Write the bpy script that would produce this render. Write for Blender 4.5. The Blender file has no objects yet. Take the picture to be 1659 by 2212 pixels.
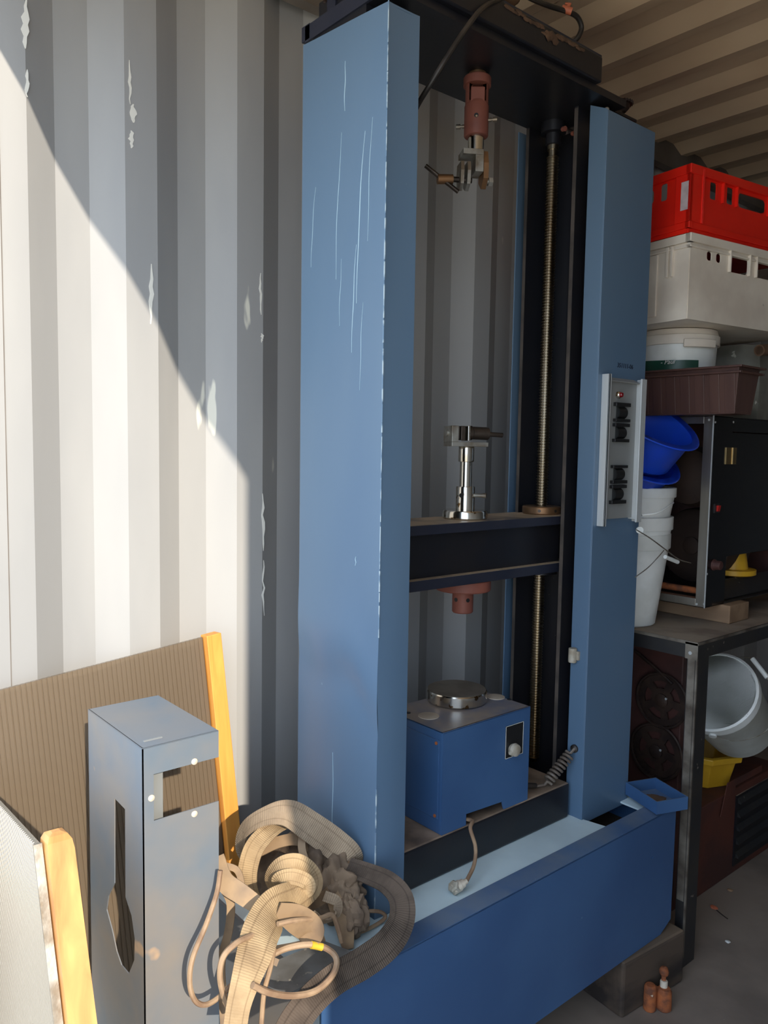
import bpy, bmesh, math, random
from mathutils import Vector, Matrix, noise
random.seed(7)
S = bpy.context.scene
COL = S.collection
PI = math.pi
def V(*a): return Vector(a)
def c(r, g, b, a=1.0):
    f = lambda u: (u/255/12.92) if u/255 <= .04045 else ((u/255+.055)/1.055)**2.4
    return (f(r), f(g), f(b), a)

# ------------------------------------------------------------------ camera, sky, sun, exposure
F_PX = 1705.7
YAW, PITCH, ROLL = math.radians(49.82), math.radians(-4.61), math.radians(0.92)
CAM = V(1.74, 0.0, 1.5)
fw = V(-math.sin(YAW)*math.cos(PITCH), math.cos(YAW)*math.cos(PITCH), math.sin(PITCH))
rt0 = V(math.cos(YAW), math.sin(YAW), 0); up0 = rt0.cross(fw)
rt = rt0*math.cos(ROLL) + up0*math.sin(ROLL)
up = up0*math.cos(ROLL) - rt0*math.sin(ROLL)
cd = bpy.data.cameras.new('camera'); cam = bpy.data.objects.new('camera', cd); COL.objects.link(cam)
cd.sensor_fit = 'VERTICAL'; cd.sensor_height = 36.0; cd.lens = 36.0*F_PX/2212; cd.clip_start = .02
cam.matrix_world = Matrix(((rt.x, up.x, -fw.x, CAM.x), (rt.y, up.y, -fw.y, CAM.y), (rt.z, up.z, -fw.z, CAM.z), (0, 0, 0, 1)))
S.camera = cam
SUN_DIR = V(-2.33, .735, -1.13).normalized()
w = bpy.data.worlds.new('sky'); S.world = w; w.use_nodes = True
nt = w.node_tree; nt.nodes.clear()
bgn = nt.nodes.new('ShaderNodeBackground'); bgn.inputs[0].default_value = (.66, .80, 1.0, 1); bgn.inputs[1].default_value = 2.0   # even, hazy-blue open sky
wo = nt.nodes.new('ShaderNodeOutputWorld')
nt.links.new(bgn.outputs[0], wo.inputs[0])
sl = bpy.data.lights.new('sun', 'SUN'); sl.energy = 3.3; sl.angle = math.radians(0.55); sl.color = (1.0, .90, .76)
so = bpy.data.objects.new('sun', sl); COL.objects.link(so)
so.rotation_euler = SUN_DIR.to_track_quat('-Z', 'Y').to_euler(); so.location = CAM - SUN_DIR*8
S.view_settings.view_transform = 'Standard'; S.view_settings.look = 'None'
S.view_settings.gamma = 1; S.view_settings.use_curve_mapping = False
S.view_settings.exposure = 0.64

def at(px, py, X=None, Y=None, Z=None):
    """a point of the place: the sight line of a photo position met with one known plane"""
    d = rt*((px-829.5)/F_PX) - up*((py-1106)/F_PX) + fw
    if X is not None: t = (X-CAM.x)/d.x
    elif Y is not None: t = (Y-CAM.y)/d.y
    else: t = (Z-CAM.z)/d.z
    return CAM + d*t

# ------------------------------------------------------------------ materials
def mat(name, col, rough=.5, metal=0, col2=None, scale=6, detail=4, lo=.42, hi=.62, stretch=(1, 1, 1), dust=None, dust_amt=.8,
        bump=0, bump_scale=60, speck=None, speck_scale=40, speck_th=.68, spec=.5, coat=0, trans=0, alpha=1):
    m = bpy.data.materials.new(name); m.use_nodes = True
    n = m.node_tree; N = n.nodes; L = n.links
    b = N['Principled BSDF']
    b.inputs['Roughness'].default_value = rough; b.inputs['Metallic'].default_value = metal
    b.inputs['Specular IOR Level'].default_value = spec
    if coat: b.inputs['Coat Weight'].default_value = coat; b.inputs['Coat Roughness'].default_value = .25
    tc = N.new('ShaderNodeTexCoord'); mp = N.new('ShaderNodeMapping'); mp.inputs['Scale'].default_value = stretch
    L.new(tc.outputs['Object'], mp.inputs[0])
    def noi(sc, det=4):
        t = N.new('ShaderNodeTexNoise'); t.inputs['Scale'].default_value = sc; t.inputs['Detail'].default_value = det
        L.new(mp.outputs[0], t.inputs[0]); return t
    def ramp(src, a, bb):
        r = N.new('ShaderNodeMapRange'); r.inputs[1].default_value = a; r.inputs[2].default_value = bb
        L.new(src, r.inputs[0]); return r.outputs[0]
    def mix(fac, a, bcol):
        x = N.new('ShaderNodeMix'); x.data_type = 'RGBA'
        L.new(fac, x.inputs[0])
        if isinstance(a, tuple): x.inputs[6].default_value = a
        else: L.new(a, x.inputs[6])
        x.inputs[7].default_value = bcol
        return x.outputs[2]
    cur = col
    if col2 is not None: cur = mix(ramp(noi(scale, detail).outputs[0], lo, hi), cur, col2)
    if speck is not None: cur = mix(ramp(noi(speck_scale, 3).outputs[0], speck_th, speck_th+.03), cur, speck)
    if dust is not None:
        g = N.new('ShaderNodeNewGeometry'); sx = N.new('ShaderNodeSeparateXYZ'); L.new(g.outputs['Normal'], sx.inputs[0])
        u = ramp(sx.outputs[2], .55, .95)
        k = N.new('ShaderNodeMath'); k.operation = 'MULTIPLY'; L.new(u, k.inputs[0])
        dn = ramp(noi(9, 5).outputs[0], .25, .6)
        k2 = N.new('ShaderNodeMath'); k2.operation = 'MULTIPLY'; k2.inputs[1].default_value = dust_amt; L.new(dn, k2.inputs[0])
        L.new(k2.outputs[0], k.inputs[1])
        cur = mix(k.outputs[0], cur, dust)
    if isinstance(cur, tuple): b.inputs['Base Color'].default_value = cur
    else: L.new(cur, b.inputs['Base Color'])
    if bump:
        bn = N.new('ShaderNodeBump'); bn.inputs['Strength'].default_value = bump; bn.inputs['Distance'].default_value = .002
        L.new(noi(bump_scale, 4).outputs[0], bn.inputs['Height']); L.new(bn.outputs[0], b.inputs['Normal'])
    if trans: b.inputs['Transmission Weight'].default_value = trans
    b.inputs['Alpha'].default_value = alpha
    return m

DUST = c(140, 122, 104)
M = {}
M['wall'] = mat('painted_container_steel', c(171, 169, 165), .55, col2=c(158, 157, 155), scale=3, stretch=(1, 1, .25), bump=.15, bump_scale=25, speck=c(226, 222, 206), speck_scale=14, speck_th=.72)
M['ceil'] = mat('painted_roof_steel', c(206, 184, 154), .6, col2=c(184, 160, 132), scale=3, stretch=(.4, 1, 1), bump=.15, bump_scale=20, speck=c(110, 84, 62), speck_scale=6, speck_th=.7)
M['floor'] = mat('dirty_plywood_floor', c(144, 130, 118), .8, col2=c(118, 106, 96), scale=3, bump=.35, bump_scale=40, speck=c(150, 140, 128), speck_scale=70, speck_th=.74)
M['ground'] = mat('outdoor_gravel_ground', c(206, 192, 170), .9, col2=c(190, 175, 152), scale=4)
M['frame_steel'] = mat('container_frame_steel', c(120, 112, 104), .6, col2=c(98, 88, 78), scale=5)
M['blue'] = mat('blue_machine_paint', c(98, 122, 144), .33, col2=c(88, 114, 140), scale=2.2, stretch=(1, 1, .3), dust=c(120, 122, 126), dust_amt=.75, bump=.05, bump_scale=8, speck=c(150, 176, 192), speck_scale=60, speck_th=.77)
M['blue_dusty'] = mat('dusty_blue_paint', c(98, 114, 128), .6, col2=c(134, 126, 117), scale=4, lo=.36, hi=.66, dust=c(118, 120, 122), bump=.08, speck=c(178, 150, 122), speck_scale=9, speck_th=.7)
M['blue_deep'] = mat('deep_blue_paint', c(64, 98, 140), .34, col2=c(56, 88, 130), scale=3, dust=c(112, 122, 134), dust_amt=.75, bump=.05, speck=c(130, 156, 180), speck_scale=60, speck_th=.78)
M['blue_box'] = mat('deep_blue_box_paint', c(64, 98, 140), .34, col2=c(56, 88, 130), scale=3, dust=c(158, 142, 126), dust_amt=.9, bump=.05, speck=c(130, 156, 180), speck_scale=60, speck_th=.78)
M['platen'] = mat('dusty_machined_steel', c(128, 120, 110), .6, .4, col2=c(112, 104, 94), scale=14)
M['worn'] = mat('worn_paint_edge', c(176, 192, 200), .5, col2=c(110, 136, 160), scale=30, lo=.45, hi=.55)
M['scuff'] = mat('bare_white_scuff', c(232, 228, 216), .6)
M['pale'] = mat('pale_blue_laminate', c(212, 230, 234), .4, col2=c(198, 216, 222), scale=5, speck=c(130, 116, 98), speck_scale=16, speck_th=.73)
M['black'] = mat('black_painted_steel', c(26, 27, 33), .38, col2=c(32, 31, 34), scale=8, dust=c(168, 144, 122), dust_amt=.95, bump=.1, speck=c(96, 88, 80), speck_scale=70, speck_th=.76)
M['navy'] = mat('navy_painted_steel', c(36, 40, 54), .42, col2=c(44, 46, 58), scale=8, dust=c(196, 172, 142), dust_amt=1.1, bump=.08, speck=c(110, 104, 98), speck_scale=60, speck_th=.76)
M['edge'] = mat('dusty_steel_edge', c(84, 76, 70), .55, col2=c(60, 55, 52), scale=12)
M['screw'] = mat('oiled_steel_thread', c(176, 166, 146), .28, 1, col2=c(132, 108, 72), scale=3, lo=.4, hi=.7, stretch=(1, 1, .6))
M['chrome'] = mat('chromed_steel', c(214, 208, 196), .16, 1, speck=c(124, 98, 66), speck_scale=50, speck_th=.64)
M['cast'] = mat('cast_galvanised_steel', c(176, 174, 166), .45, .75, col2=c(130, 118, 102), scale=18, bump=.3)
M['darksteel'] = mat('dark_oily_steel', c(86, 76, 68), .4, .7, col2=c(60, 52, 46), scale=20)
M['primer'] = mat('red_brown_primer', c(140, 82, 66), .6, col2=c(122, 70, 58), scale=10, bump=.1)
M['bronze'] = mat('bronze', c(150, 112, 78), .42, .7, col2=c(116, 90, 66), scale=14, dust=c(140, 118, 98))
M['alu'] = mat('aluminium_profile', c(206, 210, 210), .35, .35)
M['panelgrey'] = mat('grey_control_plate', c(146, 148, 146), .5, .2)
M['blackplastic'] = mat('black_plastic', c(30, 30, 31), .35)
M['drum'] = mat('dark_grey_plastic', c(66, 68, 68), .4)
M['print'] = mat('white_print', c(215, 215, 210), .5)
M['ink'] = mat('dark_blue_ink', c(14, 22, 44), .6)
M['redlens'] = mat('red_lens', c(120, 14, 22), .12, coat=.6)
M['cream'] = mat('cream_plastic', c(212, 200, 180), .5, dust=c(160, 142, 124))
M['knob'] = mat('ivory_plastic_knob', c(178, 172, 158), .45, col2=c(150, 140, 122), scale=30)
M['cable_beige'] = mat('dusty_beige_cable', c(170, 142, 112), .7, col2=c(136, 108, 84), scale=20)
M['cable_black'] = mat('black_rubber_cable', c(34, 30, 28), .5, col2=c(60, 52, 44), scale=14)
M['cable_grey'] = mat('grey_brown_cable', c(110, 100, 90), .5, col2=c(84, 74, 66), scale=14)
M['orange'] = mat('orange_plastic', c(196, 110, 78), .5)
M['yellow_tape'] = mat('yellow_tape', c(206, 170, 50), .5)
M['rag'] = mat('dirty_grey_cloth', c(124, 104, 84), .95, col2=c(92, 77, 64), scale=14, bump=.6, bump_scale=90)
M['leather'] = mat('dusty_brown_leather', c(144, 118, 88), .8, col2=c(116, 94, 72), scale=18, bump=.2)
M['tan'] = mat('tan_stiff_strap', c(176, 148, 116), .75, col2=c(140, 120, 100), scale=14, bump=.25)
M['plate_grey'] = mat('grey_sheet_metal', c(128, 128, 126), .55, .2, col2=c(110, 108, 104), scale=16, speck=c(158, 152, 140), speck_scale=60, speck_th=.66)
M['darkwood'] = mat('dark_oily_wood', c(84, 70, 58), .85, col2=c(46, 39, 35), scale=12, stretch=(1, .25, 1), dust=c(140, 120, 98), bump=.5, bump_scale=40)
M['rust'] = mat('rusty_iron', c(164, 92, 50), .85, col2=c(104, 62, 42), scale=34, bump=.5, bump_scale=80, speck=c(198, 176, 150), speck_scale=40, speck_th=.68)
M['rack'] = mat('worn_dark_rack_paint', c(40, 40, 42), .45, col2=c(48, 46, 44), scale=9, speck=c(128, 118, 106), speck_scale=26, speck_th=.69, bump=.1)
M['rack_edge'] = mat('worn_bare_steel', c(150, 142, 130), .45, .5, col2=c(96, 86, 76), scale=16, lo=.35, hi=.65)
M['rack_top'] = mat('dusty_grey_board', c(156, 140, 122), .85, col2=c(130, 114, 100), scale=8, bump=.2)
M['stainless'] = mat('brushed_stainless', c(168, 164, 156), .34, .85, col2=c(138, 130, 120), scale=12, stretch=(1, 1, .1))
M['blackglass'] = mat('black_enamel', c(16, 17, 20), .16, coat=.3, speck=c(80, 74, 66), speck_scale=60, speck_th=.77)
M['brass'] = mat('brassy_hinge', c(176, 150, 104), .3, .9)
M['redplastic'] = mat('red_plastic', c(240, 38, 20), .4, col2=c(228, 32, 18), scale=6)
M['redswitch'] = mat('red_switch', c(176, 24, 18), .35)
M['whiteplastic'] = mat('dirty_white_plastic', c(234, 224, 208), .45, col2=c(216, 204, 188), scale=6, speck=c(70, 58, 48), speck_scale=11, speck_th=.735)
M['bucketwhite'] = mat('scuffed_white_bucket', c(238, 240, 236), .4, col2=c(222, 224, 218), scale=9, speck=c(130, 124, 116), speck_scale=26, speck_th=.72)
M['bucketclear'] = mat('cloudy_plastic_bucket', c(190, 193, 186), .45, col2=c(170, 170, 160), scale=6)
M['sticker'] = mat('paper_sticker', c(200, 184, 186), .7, col2=c(184, 168, 170), scale=40)
M['green'] = mat('green_label', c(28, 78, 60), .4, col2=c(22, 66, 52), scale=8)
M['brownplastic'] = mat('brown_planter_plastic', c(92, 66, 58), .38, col2=c(82, 58, 52), scale=20, stretch=(1, 1, .05))
M['blueplastic'] = mat('bright_blue_plastic', c(28, 76, 214), .38, col2=c(32, 78, 204), scale=9, speck=c(116, 126, 160), speck_scale=18, speck_th=.73)
M['yellowplastic'] = mat('yellow_plastic', c(226, 176, 44), .45, col2=c(210, 160, 38), scale=7)
M['wrap'] = mat('dusty_clear_wrap', c(150, 148, 138), .28, col2=c(124, 122, 112), scale=9, bump=.9, bump_scale=22, speck=c(214, 212, 200), speck_scale=40, speck_th=.68)
M['maroon'] = mat('dark_maroon_panel', c(84, 50, 44), .6, col2=c(66, 40, 36), scale=7)
M['chainring'] = mat('greasy_black_steel', c(52, 40, 36), .5, .3, col2=c(70, 54, 46), scale=24)
M['rustbox'] = mat('rusty_brown_sheet', c(96, 52, 40), .7, col2=c(74, 44, 38), scale=7, bump=.2)
M['wood_raw'] = mat('raw_pine_block', c(160, 130, 100), .8, col2=c(138, 110, 84), scale=14, stretch=(.3, 1, 1))
M['tube'] = mat('brown_cardboard_tube', c(110, 82, 60), .8)
M['dustlump'] = mat('clump_of_dust', c(104, 78, 58), 1.0, col2=c(84, 62, 46), scale=30)
M['sooty'] = mat('sooty_brown_steel', c(62, 46, 38), .7, col2=c(48, 36, 31), scale=9)
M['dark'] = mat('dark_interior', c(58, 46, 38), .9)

def wood_mat(name, a, b, axis):
    m = bpy.data.materials.new(name); m.use_nodes = True
    n = m.node_tree; N = n.nodes; L = n.links; bs = N['Principled BSDF']; bs.inputs['Roughness'].default_value = .55
    tc = N.new('ShaderNodeTexCoord'); mp = N.new('ShaderNodeMapping'); L.new(tc.outputs['Object'], mp.inputs[0])
    mp.inputs['Scale'].default_value = axis
    t = N.new('ShaderNodeTexNoise'); t.inputs['Scale'].default_value = 26; t.inputs['Detail'].default_value = 5; t.inputs['Distortion'].default_value = 1.2
    L.new(mp.outputs[0], t.inputs[0])
    r = N.new('ShaderNodeValToRGB'); r.color_ramp.elements[0].position = .35; r.color_ramp.elements[1].position = .68
    r.color_ramp.elements[0].color = a; r.color_ramp.elements[1].color = b
    L.new(t.outputs[0], r.inputs[0]); L.new(r.outputs[0], bs.inputs['Base Color'])
    return m
M['pine'] = wood_mat('pine_batten', c(240, 170, 80), c(218, 140, 58), (1, 1, .08))

def webbing_mat(name, a, b, edge):
    """woven strap: cross ribs along the length (UV.x in metres), a darker line near each selvedge"""
    m = bpy.data.materials.new(name); m.use_nodes = True
    n = m.node_tree; N = n.nodes; L = n.links; bs = N['Principled BSDF']; bs.inputs['Roughness'].default_value = .95
    bs.inputs['Specular IOR Level'].default_value = .15
    uv = N.new('ShaderNodeUVMap'); uv.uv_map = 'UVMap'
    sx = N.new('ShaderNodeSeparateXYZ'); L.new(uv.outputs[0], sx.inputs[0])
    def mth(op, s, v):
        k = N.new('ShaderNodeMath'); k.operation = op; L.new(s, k.inputs[0])
        if v is not None: k.inputs[1].default_value = v
        return k.outputs[0]
    s = mth('SINE', mth('MULTIPLY', sx.outputs[0], 2*PI/.0042), None)
    tc = N.new('ShaderNodeTexCoord'); t = N.new('ShaderNodeTexNoise'); t.inputs['Scale'].default_value = 22; t.inputs['Detail'].default_value = 5
    L.new(tc.outputs['Object'], t.inputs[0])
    x = N.new('ShaderNodeMix'); x.data_type = 'RGBA'; x.inputs[6].default_value = a; x.inputs[7].default_value = b
    mr = N.new('ShaderNodeMapRange'); mr.inputs[1].default_value = .38; mr.inputs[2].default_value = .68; L.new(t.outputs[0], mr.inputs[0]); L.new(mr.outputs[0], x.inputs[0])
    v = mth('ABSOLUTE', mth('SUBTRACT', mth('ABSOLUTE', mth('SUBTRACT', sx.outputs[1], .5), None), .27), None)
    e = N.new('ShaderNodeMapRange'); e.inputs[1].default_value = .035; e.inputs[2].default_value = .015; L.new(v, e.inputs[0])
    e2 = N.new('ShaderNodeMath'); e2.operation = 'MULTIPLY'; e2.inputs[1].default_value = .4; L.new(e.outputs[0], e2.inputs[0])
    y = N.new('ShaderNodeMix'); y.data_type = 'RGBA'; L.new(e2.outputs[0], y.inputs[0]); L.new(x.outputs[2], y.inputs[6]); y.inputs[7].default_value = edge
    L.new(y.outputs[2], bs.inputs['Base Color'])
    bp = N.new('ShaderNodeBump'); bp.inputs['Strength'].default_value = .4; bp.inputs['Distance'].default_value = .0008
    ad = N.new('ShaderNodeMath'); ad.operation = 'ADD'; L.new(s, ad.inputs[0])
    t2 = N.new('ShaderNodeTexNoise'); t2.inputs['Scale'].default_value = 260; L.new(tc.outputs['Object'], t2.inputs[0])
    L.new(mth('MULTIPLY', t2.outputs[0], 2.0), ad.inputs[1])
    L.new(ad.outputs[0], bp.inputs['Height']); L.new(bp.outputs[0], bs.inputs['Normal'])
    return m
M['web_light'] = webbing_mat('light_woven_webbing', c(180, 154, 118), c(150, 126, 96), c(104, 82, 60))
M['web_mid'] = webbing_mat('greyish_woven_webbing', c(166, 146, 122), c(138, 120, 100), c(110, 92, 74))
M['web_dark'] = webbing_mat('dark_oily_webbing', c(92, 80, 70), c(68, 59, 52), c(44, 37, 33))

def poly_mat(name, col, tr=.25):
    m = bpy.data.materials.new(name); m.use_nodes = True
    n = m.node_tree; N = n.nodes; L = n.links; N.remove(N['Principled BSDF']); out = N['Material Output']
    d = N.new('ShaderNodeBsdfDiffuse'); d.inputs[0].default_value = col
    tl = N.new('ShaderNodeBsdfTranslucent'); tl.inputs[0].default_value = col
    g = N.new('ShaderNodeBsdfGlossy'); g.inputs['Roughness'].default_value = .25
    tp = N.new('ShaderNodeBsdfTransparent'); tp.inputs[0].default_value = (.8, .72, .62, 1)
    a = N.new('ShaderNodeMixShader'); a.inputs[0].default_value = .35; L.new(d.outputs[0], a.inputs[1]); L.new(tl.outputs[0], a.inputs[2])
    b = N.new('ShaderNodeMixShader'); b.inputs[0].default_value = tr; L.new(a.outputs[0], b.inputs[1]); L.new(tp.outputs[0], b.inputs[2])
    e = N.new('ShaderNodeMixShader'); fr = N.new('ShaderNodeFresnel'); fr.inputs[0].default_value = 1.45
    L.new(fr.outputs[0], e.inputs[0]); L.new(b.outputs[0], e.inputs[1]); L.new(g.outputs[0], e.inputs[2])
    L.new(e.outputs[0], out.inputs[0])
    return m
M['poly'] = poly_mat('twin_wall_polycarbonate', c(158, 140, 118), .40)
M['poly2'] = poly_mat('pale_twin_wall_polycarbonate', c(176, 168, 152), .22)

# ------------------------------------------------------------------ mesh helpers
def cr(pts, n=8, closed=False):
    """Catmull-Rom through the points"""
    P = [Vector(p) for p in pts]; out = []
    for i in range(len(P)-1):
        p0 = P[i-1] if i > 0 else P[0]*2-P[1]; p1 = P[i]; p2 = P[i+1]; p3 = P[i+2] if i+2 < len(P) else P[-1]*2-P[-2]
        for k in range(n):
            t = k/n
            out.append(.5*((2*p1)+(p2-p0)*t+(2*p0-5*p1+4*p2-p3)*t*t+(3*p1-p0-3*p2+p3)*t**3))
    out.append(P[-1]); return out

class MB:
    def __init__(s): s.v = []; s.f = []; s.uv = {}; s.smooth = []
    def add(s, vs, fs, smooth=False, mtx=None):
        o = len(s.v)
        for q in vs: s.v.append(mtx @ Vector(q) if mtx else Vector(q))
        for f in fs: s.f.append(tuple(i+o for i in f)); s.smooth.append(smooth)
        return s
    def box(s, x0, x1, y0, y1, z0, z1, mtx=None):
        vs = [(x, y, z) for x in (x0, x1) for y in (y0, y1) for z in (z0, z1)]
        return s.add(vs, [(0, 1, 3, 2), (4, 6, 7, 5), (0, 4, 5, 1), (2, 3, 7, 6), (0, 2, 6, 4), (1, 5, 7, 3)], False, mtx)
    def hexa(s, vs):
        return s.add(vs, [(0, 1, 3, 2), (4, 6, 7, 5), (0, 4, 5, 1), (2, 3, 7, 6), (0, 2, 6, 4), (1, 5, 7, 3)])
    def bar(s, a, b, w, h, upv=(0, 0, 1), roll=0):
        a = Vector(a); b = Vector(b); t = (b-a).normalized(); u = t.cross(Vector(upv)).normalized(); n = u.cross(t)
        if roll: u, n = u*math.cos(roll)+n*math.sin(roll), n*math.cos(roll)-u*math.sin(roll)
        return s.hexa([p+u*(i*w/2)+n*(j*h/2) for p in (a, b) for i in (-1, 1) for j in (-1, 1)])
    def tube(s, path, r, n=10, caps=True, closed=False):
        P = [Vector(p) for p in path]; m = len(P); rings = []
        rr = r if isinstance(r, (list, tuple)) else [r]*m
        nrm = None; vs = []; fs = []
        for i in range(m):
            if closed: t = P[(i+1) % m]-P[i-1]
            else: t = P[min(i+1, m-1)]-P[max(i-1, 0)]
            t.normalize()
            if nrm is None:
                nrm = t.orthogonal().normalized()
            else:
                nrm = (nrm-t*nrm.dot(t)); nrm = nrm.normalized() if nrm.length > 1e-6 else t.orthogonal().normalized()
            bn = t.cross(nrm)
            for k in range(n):
                a = 2*PI*k/n; vs.append(P[i]+(nrm*math.cos(a)+bn*math.sin(a))*rr[i])
        for i in range(m if closed else m-1):
            j = (i+1) % m
            for k in range(n): fs.append((i*n+k, i*n+(k+1) % n, j*n+(k+1) % n, j*n+k))
        if caps and not closed:
            fs.append(tuple(range(n-1, -1, -1))); fs.append(tuple((m-1)*n+k for k in range(n)))
        return s.add(vs, fs, True)
    def lathe(s, prof, org=(0, 0, 0), axis=(0, 0, 1), n=32, mtx=None, smooth=True, a0=0, a1=2*PI):
        """prof: list of (radius, height along axis)"""
        q = Vector((0, 0, 1)).rotation_difference(Vector(axis).normalized()).to_matrix(); org = Vector(org)
        full = abs(a1-a0-2*PI) < 1e-6; cols = n if full else n+1
        vs = []; fs = []
        for (r, z) in prof:
            for k in range(cols):
                a = a0+(a1-a0)*k/n; p = q @ Vector((r*math.cos(a), r*math.sin(a), z)); vs.append(org+p)
        for i in range(len(prof)-1):
            for k in range(n):
                k2 = (k+1) % cols
                fs.append((i*cols+k, i*cols+k2, (i+1)*cols+k2, (i+1)*cols+k))
        if full:
            if prof[0][0] > 1e-6: fs.append(tuple(range(n-1, -1, -1)))
            if prof[-1][0] > 1e-6: fs.append(tuple((len(prof)-1)*cols+k for k in range(n)))
        return s.add(vs, fs, smooth, mtx)
    def disc(s, org, axis, r, h, n=24, bev=0):
        p = [(r-bev, 0), (r, bev), (r, h-bev), (r-bev, h)] if bev else [(r, 0), (r, h)]
        return s.lathe(p, org, axis, n)
    def ribbon(s, path, width, thick, normals, n=8, across=4, curl=0.0):
        P = cr(path, n); NN = cr(normals, n) if isinstance(normals, list) else [Vector(normals)]*len(P)
        W = width if isinstance(width, list) else [width]*len(path)
        Wl = [v.x for v in cr([(a, 0, 0) for a in W], n)]
        o = len(s.v); L = 0; cols = across+1; uvs = []; vs = []; fs = []
        for i, p in enumerate(P):
            t = (P[min(i+1, len(P)-1)]-P[max(i-1, 0)]).normalized()
            sd = NN[i].cross(t); sd = sd.normalized() if sd.length > 1e-6 else t.orthogonal().normalized()
            nn = t.cross(sd).normalized()
            if i: L += (p-P[i-1]).length
            for side in (1, -1):
                for k in range(cols):
                    v = k/across-.5
                    vs.append(p+sd*(v*Wl[i])+nn*(side*thick/2+curl*(4*v*v)*Wl[i])); uvs.append((L, k/across))
        m = len(P); R = 2*cols
        for i in range(m-1):
            for k in range(across):
                a = i*R+k; fs.append((a, a+1, a+1+R, a+R))
                b = i*R+cols+k; fs.append((b, b+R, b+1+R, b+1))
            a = i*R; b = i*R+cols; fs.append((a, a+R, b+R, b))
            a = i*R+across; b = i*R+cols+across; fs.append((a, b, b+R, a+R))
        for e in (0, (m-1)*R):
            for k in range(across): fs.append((e+k, e+k+1, e+cols+k+1, e+cols+k))
        for i, u in enumerate(uvs): s.uv[o+i] = u
        return s.add(vs, fs, True)
    def plate(s, outer, holes, org, u, v, thick):
        """flat plate with holes: 2D outlines in the (u, v) frame, thickness along u x v"""
        cu = bpy.data.curves.new('t', 'CURVE'); cu.dimensions = '2D'; cu.fill_mode = 'BOTH'; cu.extrude = thick/2
        for pl in [outer]+holes:
            sp = cu.splines.new('POLY'); sp.points.add(len(pl)-1); sp.use_cyclic_u = True
            for i, q in enumerate(pl): sp.points[i].co = (q[0], q[1], 0, 1)
        ob = bpy.data.objects.new('t', cu); me = bpy.data.meshes.new_from_object(ob)
        u = Vector(u).normalized(); v = Vector(v).normalized(); nn = u.cross(v); org = Vector(org)
        vs = [org+u*q.co.x+v*q.co.y+nn*q.co.z for q in me.vertices]; fs = [tuple(p.vertices) for p in me.polygons]
        s.add(vs, fs)
        bpy.data.objects.remove(ob); bpy.data.curves.remove(cu); bpy.data.meshes.remove(me)
        return s
    def blob(s, org, rad, amp, freq, seed, sub=4, squash=0):
        bm = bmesh.new(); bmesh.ops.create_icosphere(bm, subdivisions=sub, radius=1)
        vs = []
        for q in bm.verts:
            d = q.co.normalized(); p = d*freq+Vector((seed, seed*1.7, -seed))
            k = 1+amp*(noise.noise(p)+.5*noise.noise(p*2.3)+abs(noise.noise(p*1.3))*.8)
            vs.append(Vector(org)+Vector((d.x*rad[0], d.y*rad[1], d.z*rad[2]))*k)
        fs = [tuple(w.index for w in f.verts) for f in bm.faces]; bm.free()
        return s.add(vs, fs, True)
    def build(s, name, m, parent=None, org=None, bevel=0, weld=False):
        me = bpy.data.meshes.new(name)
        if parent is not None: base = Vector(parent['_org'])
        elif org is not None: base = Vector(org)
        else:
            xs = [q.x for q in s.v]; ys = [q.y for q in s.v]; zs = [q.z for q in s.v]
            base = V((min(xs)+max(xs))/2, (min(ys)+max(ys))/2, min(zs))
        me.from_pydata([q-base for q in s.v], [], s.f)
        me.polygons.foreach_set('use_smooth', s.smooth)
        if s.uv:
            ul = me.uv_layers.new(name='UVMap')
            for lp in me.loops: ul.data[lp.index].uv = s.uv.get(lp.vertex_index, (0, 0))
        bm = bmesh.new(); bm.from_mesh(me)
        if weld: bmesh.ops.remove_doubles(bm, verts=bm.verts, dist=1e-5)
        bmesh.ops.recalc_face_normals(bm, faces=bm.faces); bm.to_mesh(me); bm.free()
        if any(s.smooth):
            fl = [i for i, q in enumerate(s.smooth) if not q] if not weld else []
            me.set_sharp_from_angle(angle=math.radians(32))
            for i in fl:
                if i < len(me.polygons): me.polygons[i].use_smooth = False
        me.materials.append(M[m] if isinstance(m, str) else m)
        ob = bpy.data.objects.new(name, me); COL.objects.link(ob)
        if parent is not None: ob.parent = parent
        else: ob.location = base
        ob['_org'] = tuple(base)
        if bevel:
            b = ob.modifiers.new('bevel', 'BEVEL'); b.width = bevel; b.segments = 2; b.limit_method = 'ANGLE'; b.angle_limit = math.radians(40)
        return ob

def thing(name, label, cat, org, group=None):
    o = bpy.data.objects.new(name, None); COL.objects.link(o); o.location = org; o.empty_display_size = .05
    o['_org'] = tuple(org); o['label'] = label; o['category'] = cat
    if group: o['group'] = group
    return o
def tag(o, label, cat, group=None):
    o['label'] = label; o['category'] = cat
    if group: o['group'] = group
    return o
def struct(o, label=None):
    o['kind'] = 'structure'
    if label: o['label'] = label
    return o
def text(body, org, u, v, size, m, parent, name, shear=0, depth=.0004):
    cu = bpy.data.curves.new('t', 'FONT'); cu.body = body; cu.size = size; cu.shear = shear; cu.extrude = depth; cu.resolution_u = 2
    ob = bpy.data.objects.new('t', cu); me = bpy.data.meshes.new_from_object(ob)
    u = Vector(u).normalized(); v = Vector(v).normalized(); n = u.cross(v)
    b = MB(); b.add([Vector(org)+u*q.co.x+v*q.co.y+n*q.co.z for q in me.vertices], [tuple(p.vertices) for p in me.polygons])
    bpy.data.objects.remove(ob); bpy.data.curves.remove(cu); bpy.data.meshes.remove(me)
    return b.build(name, m, parent)
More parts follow.
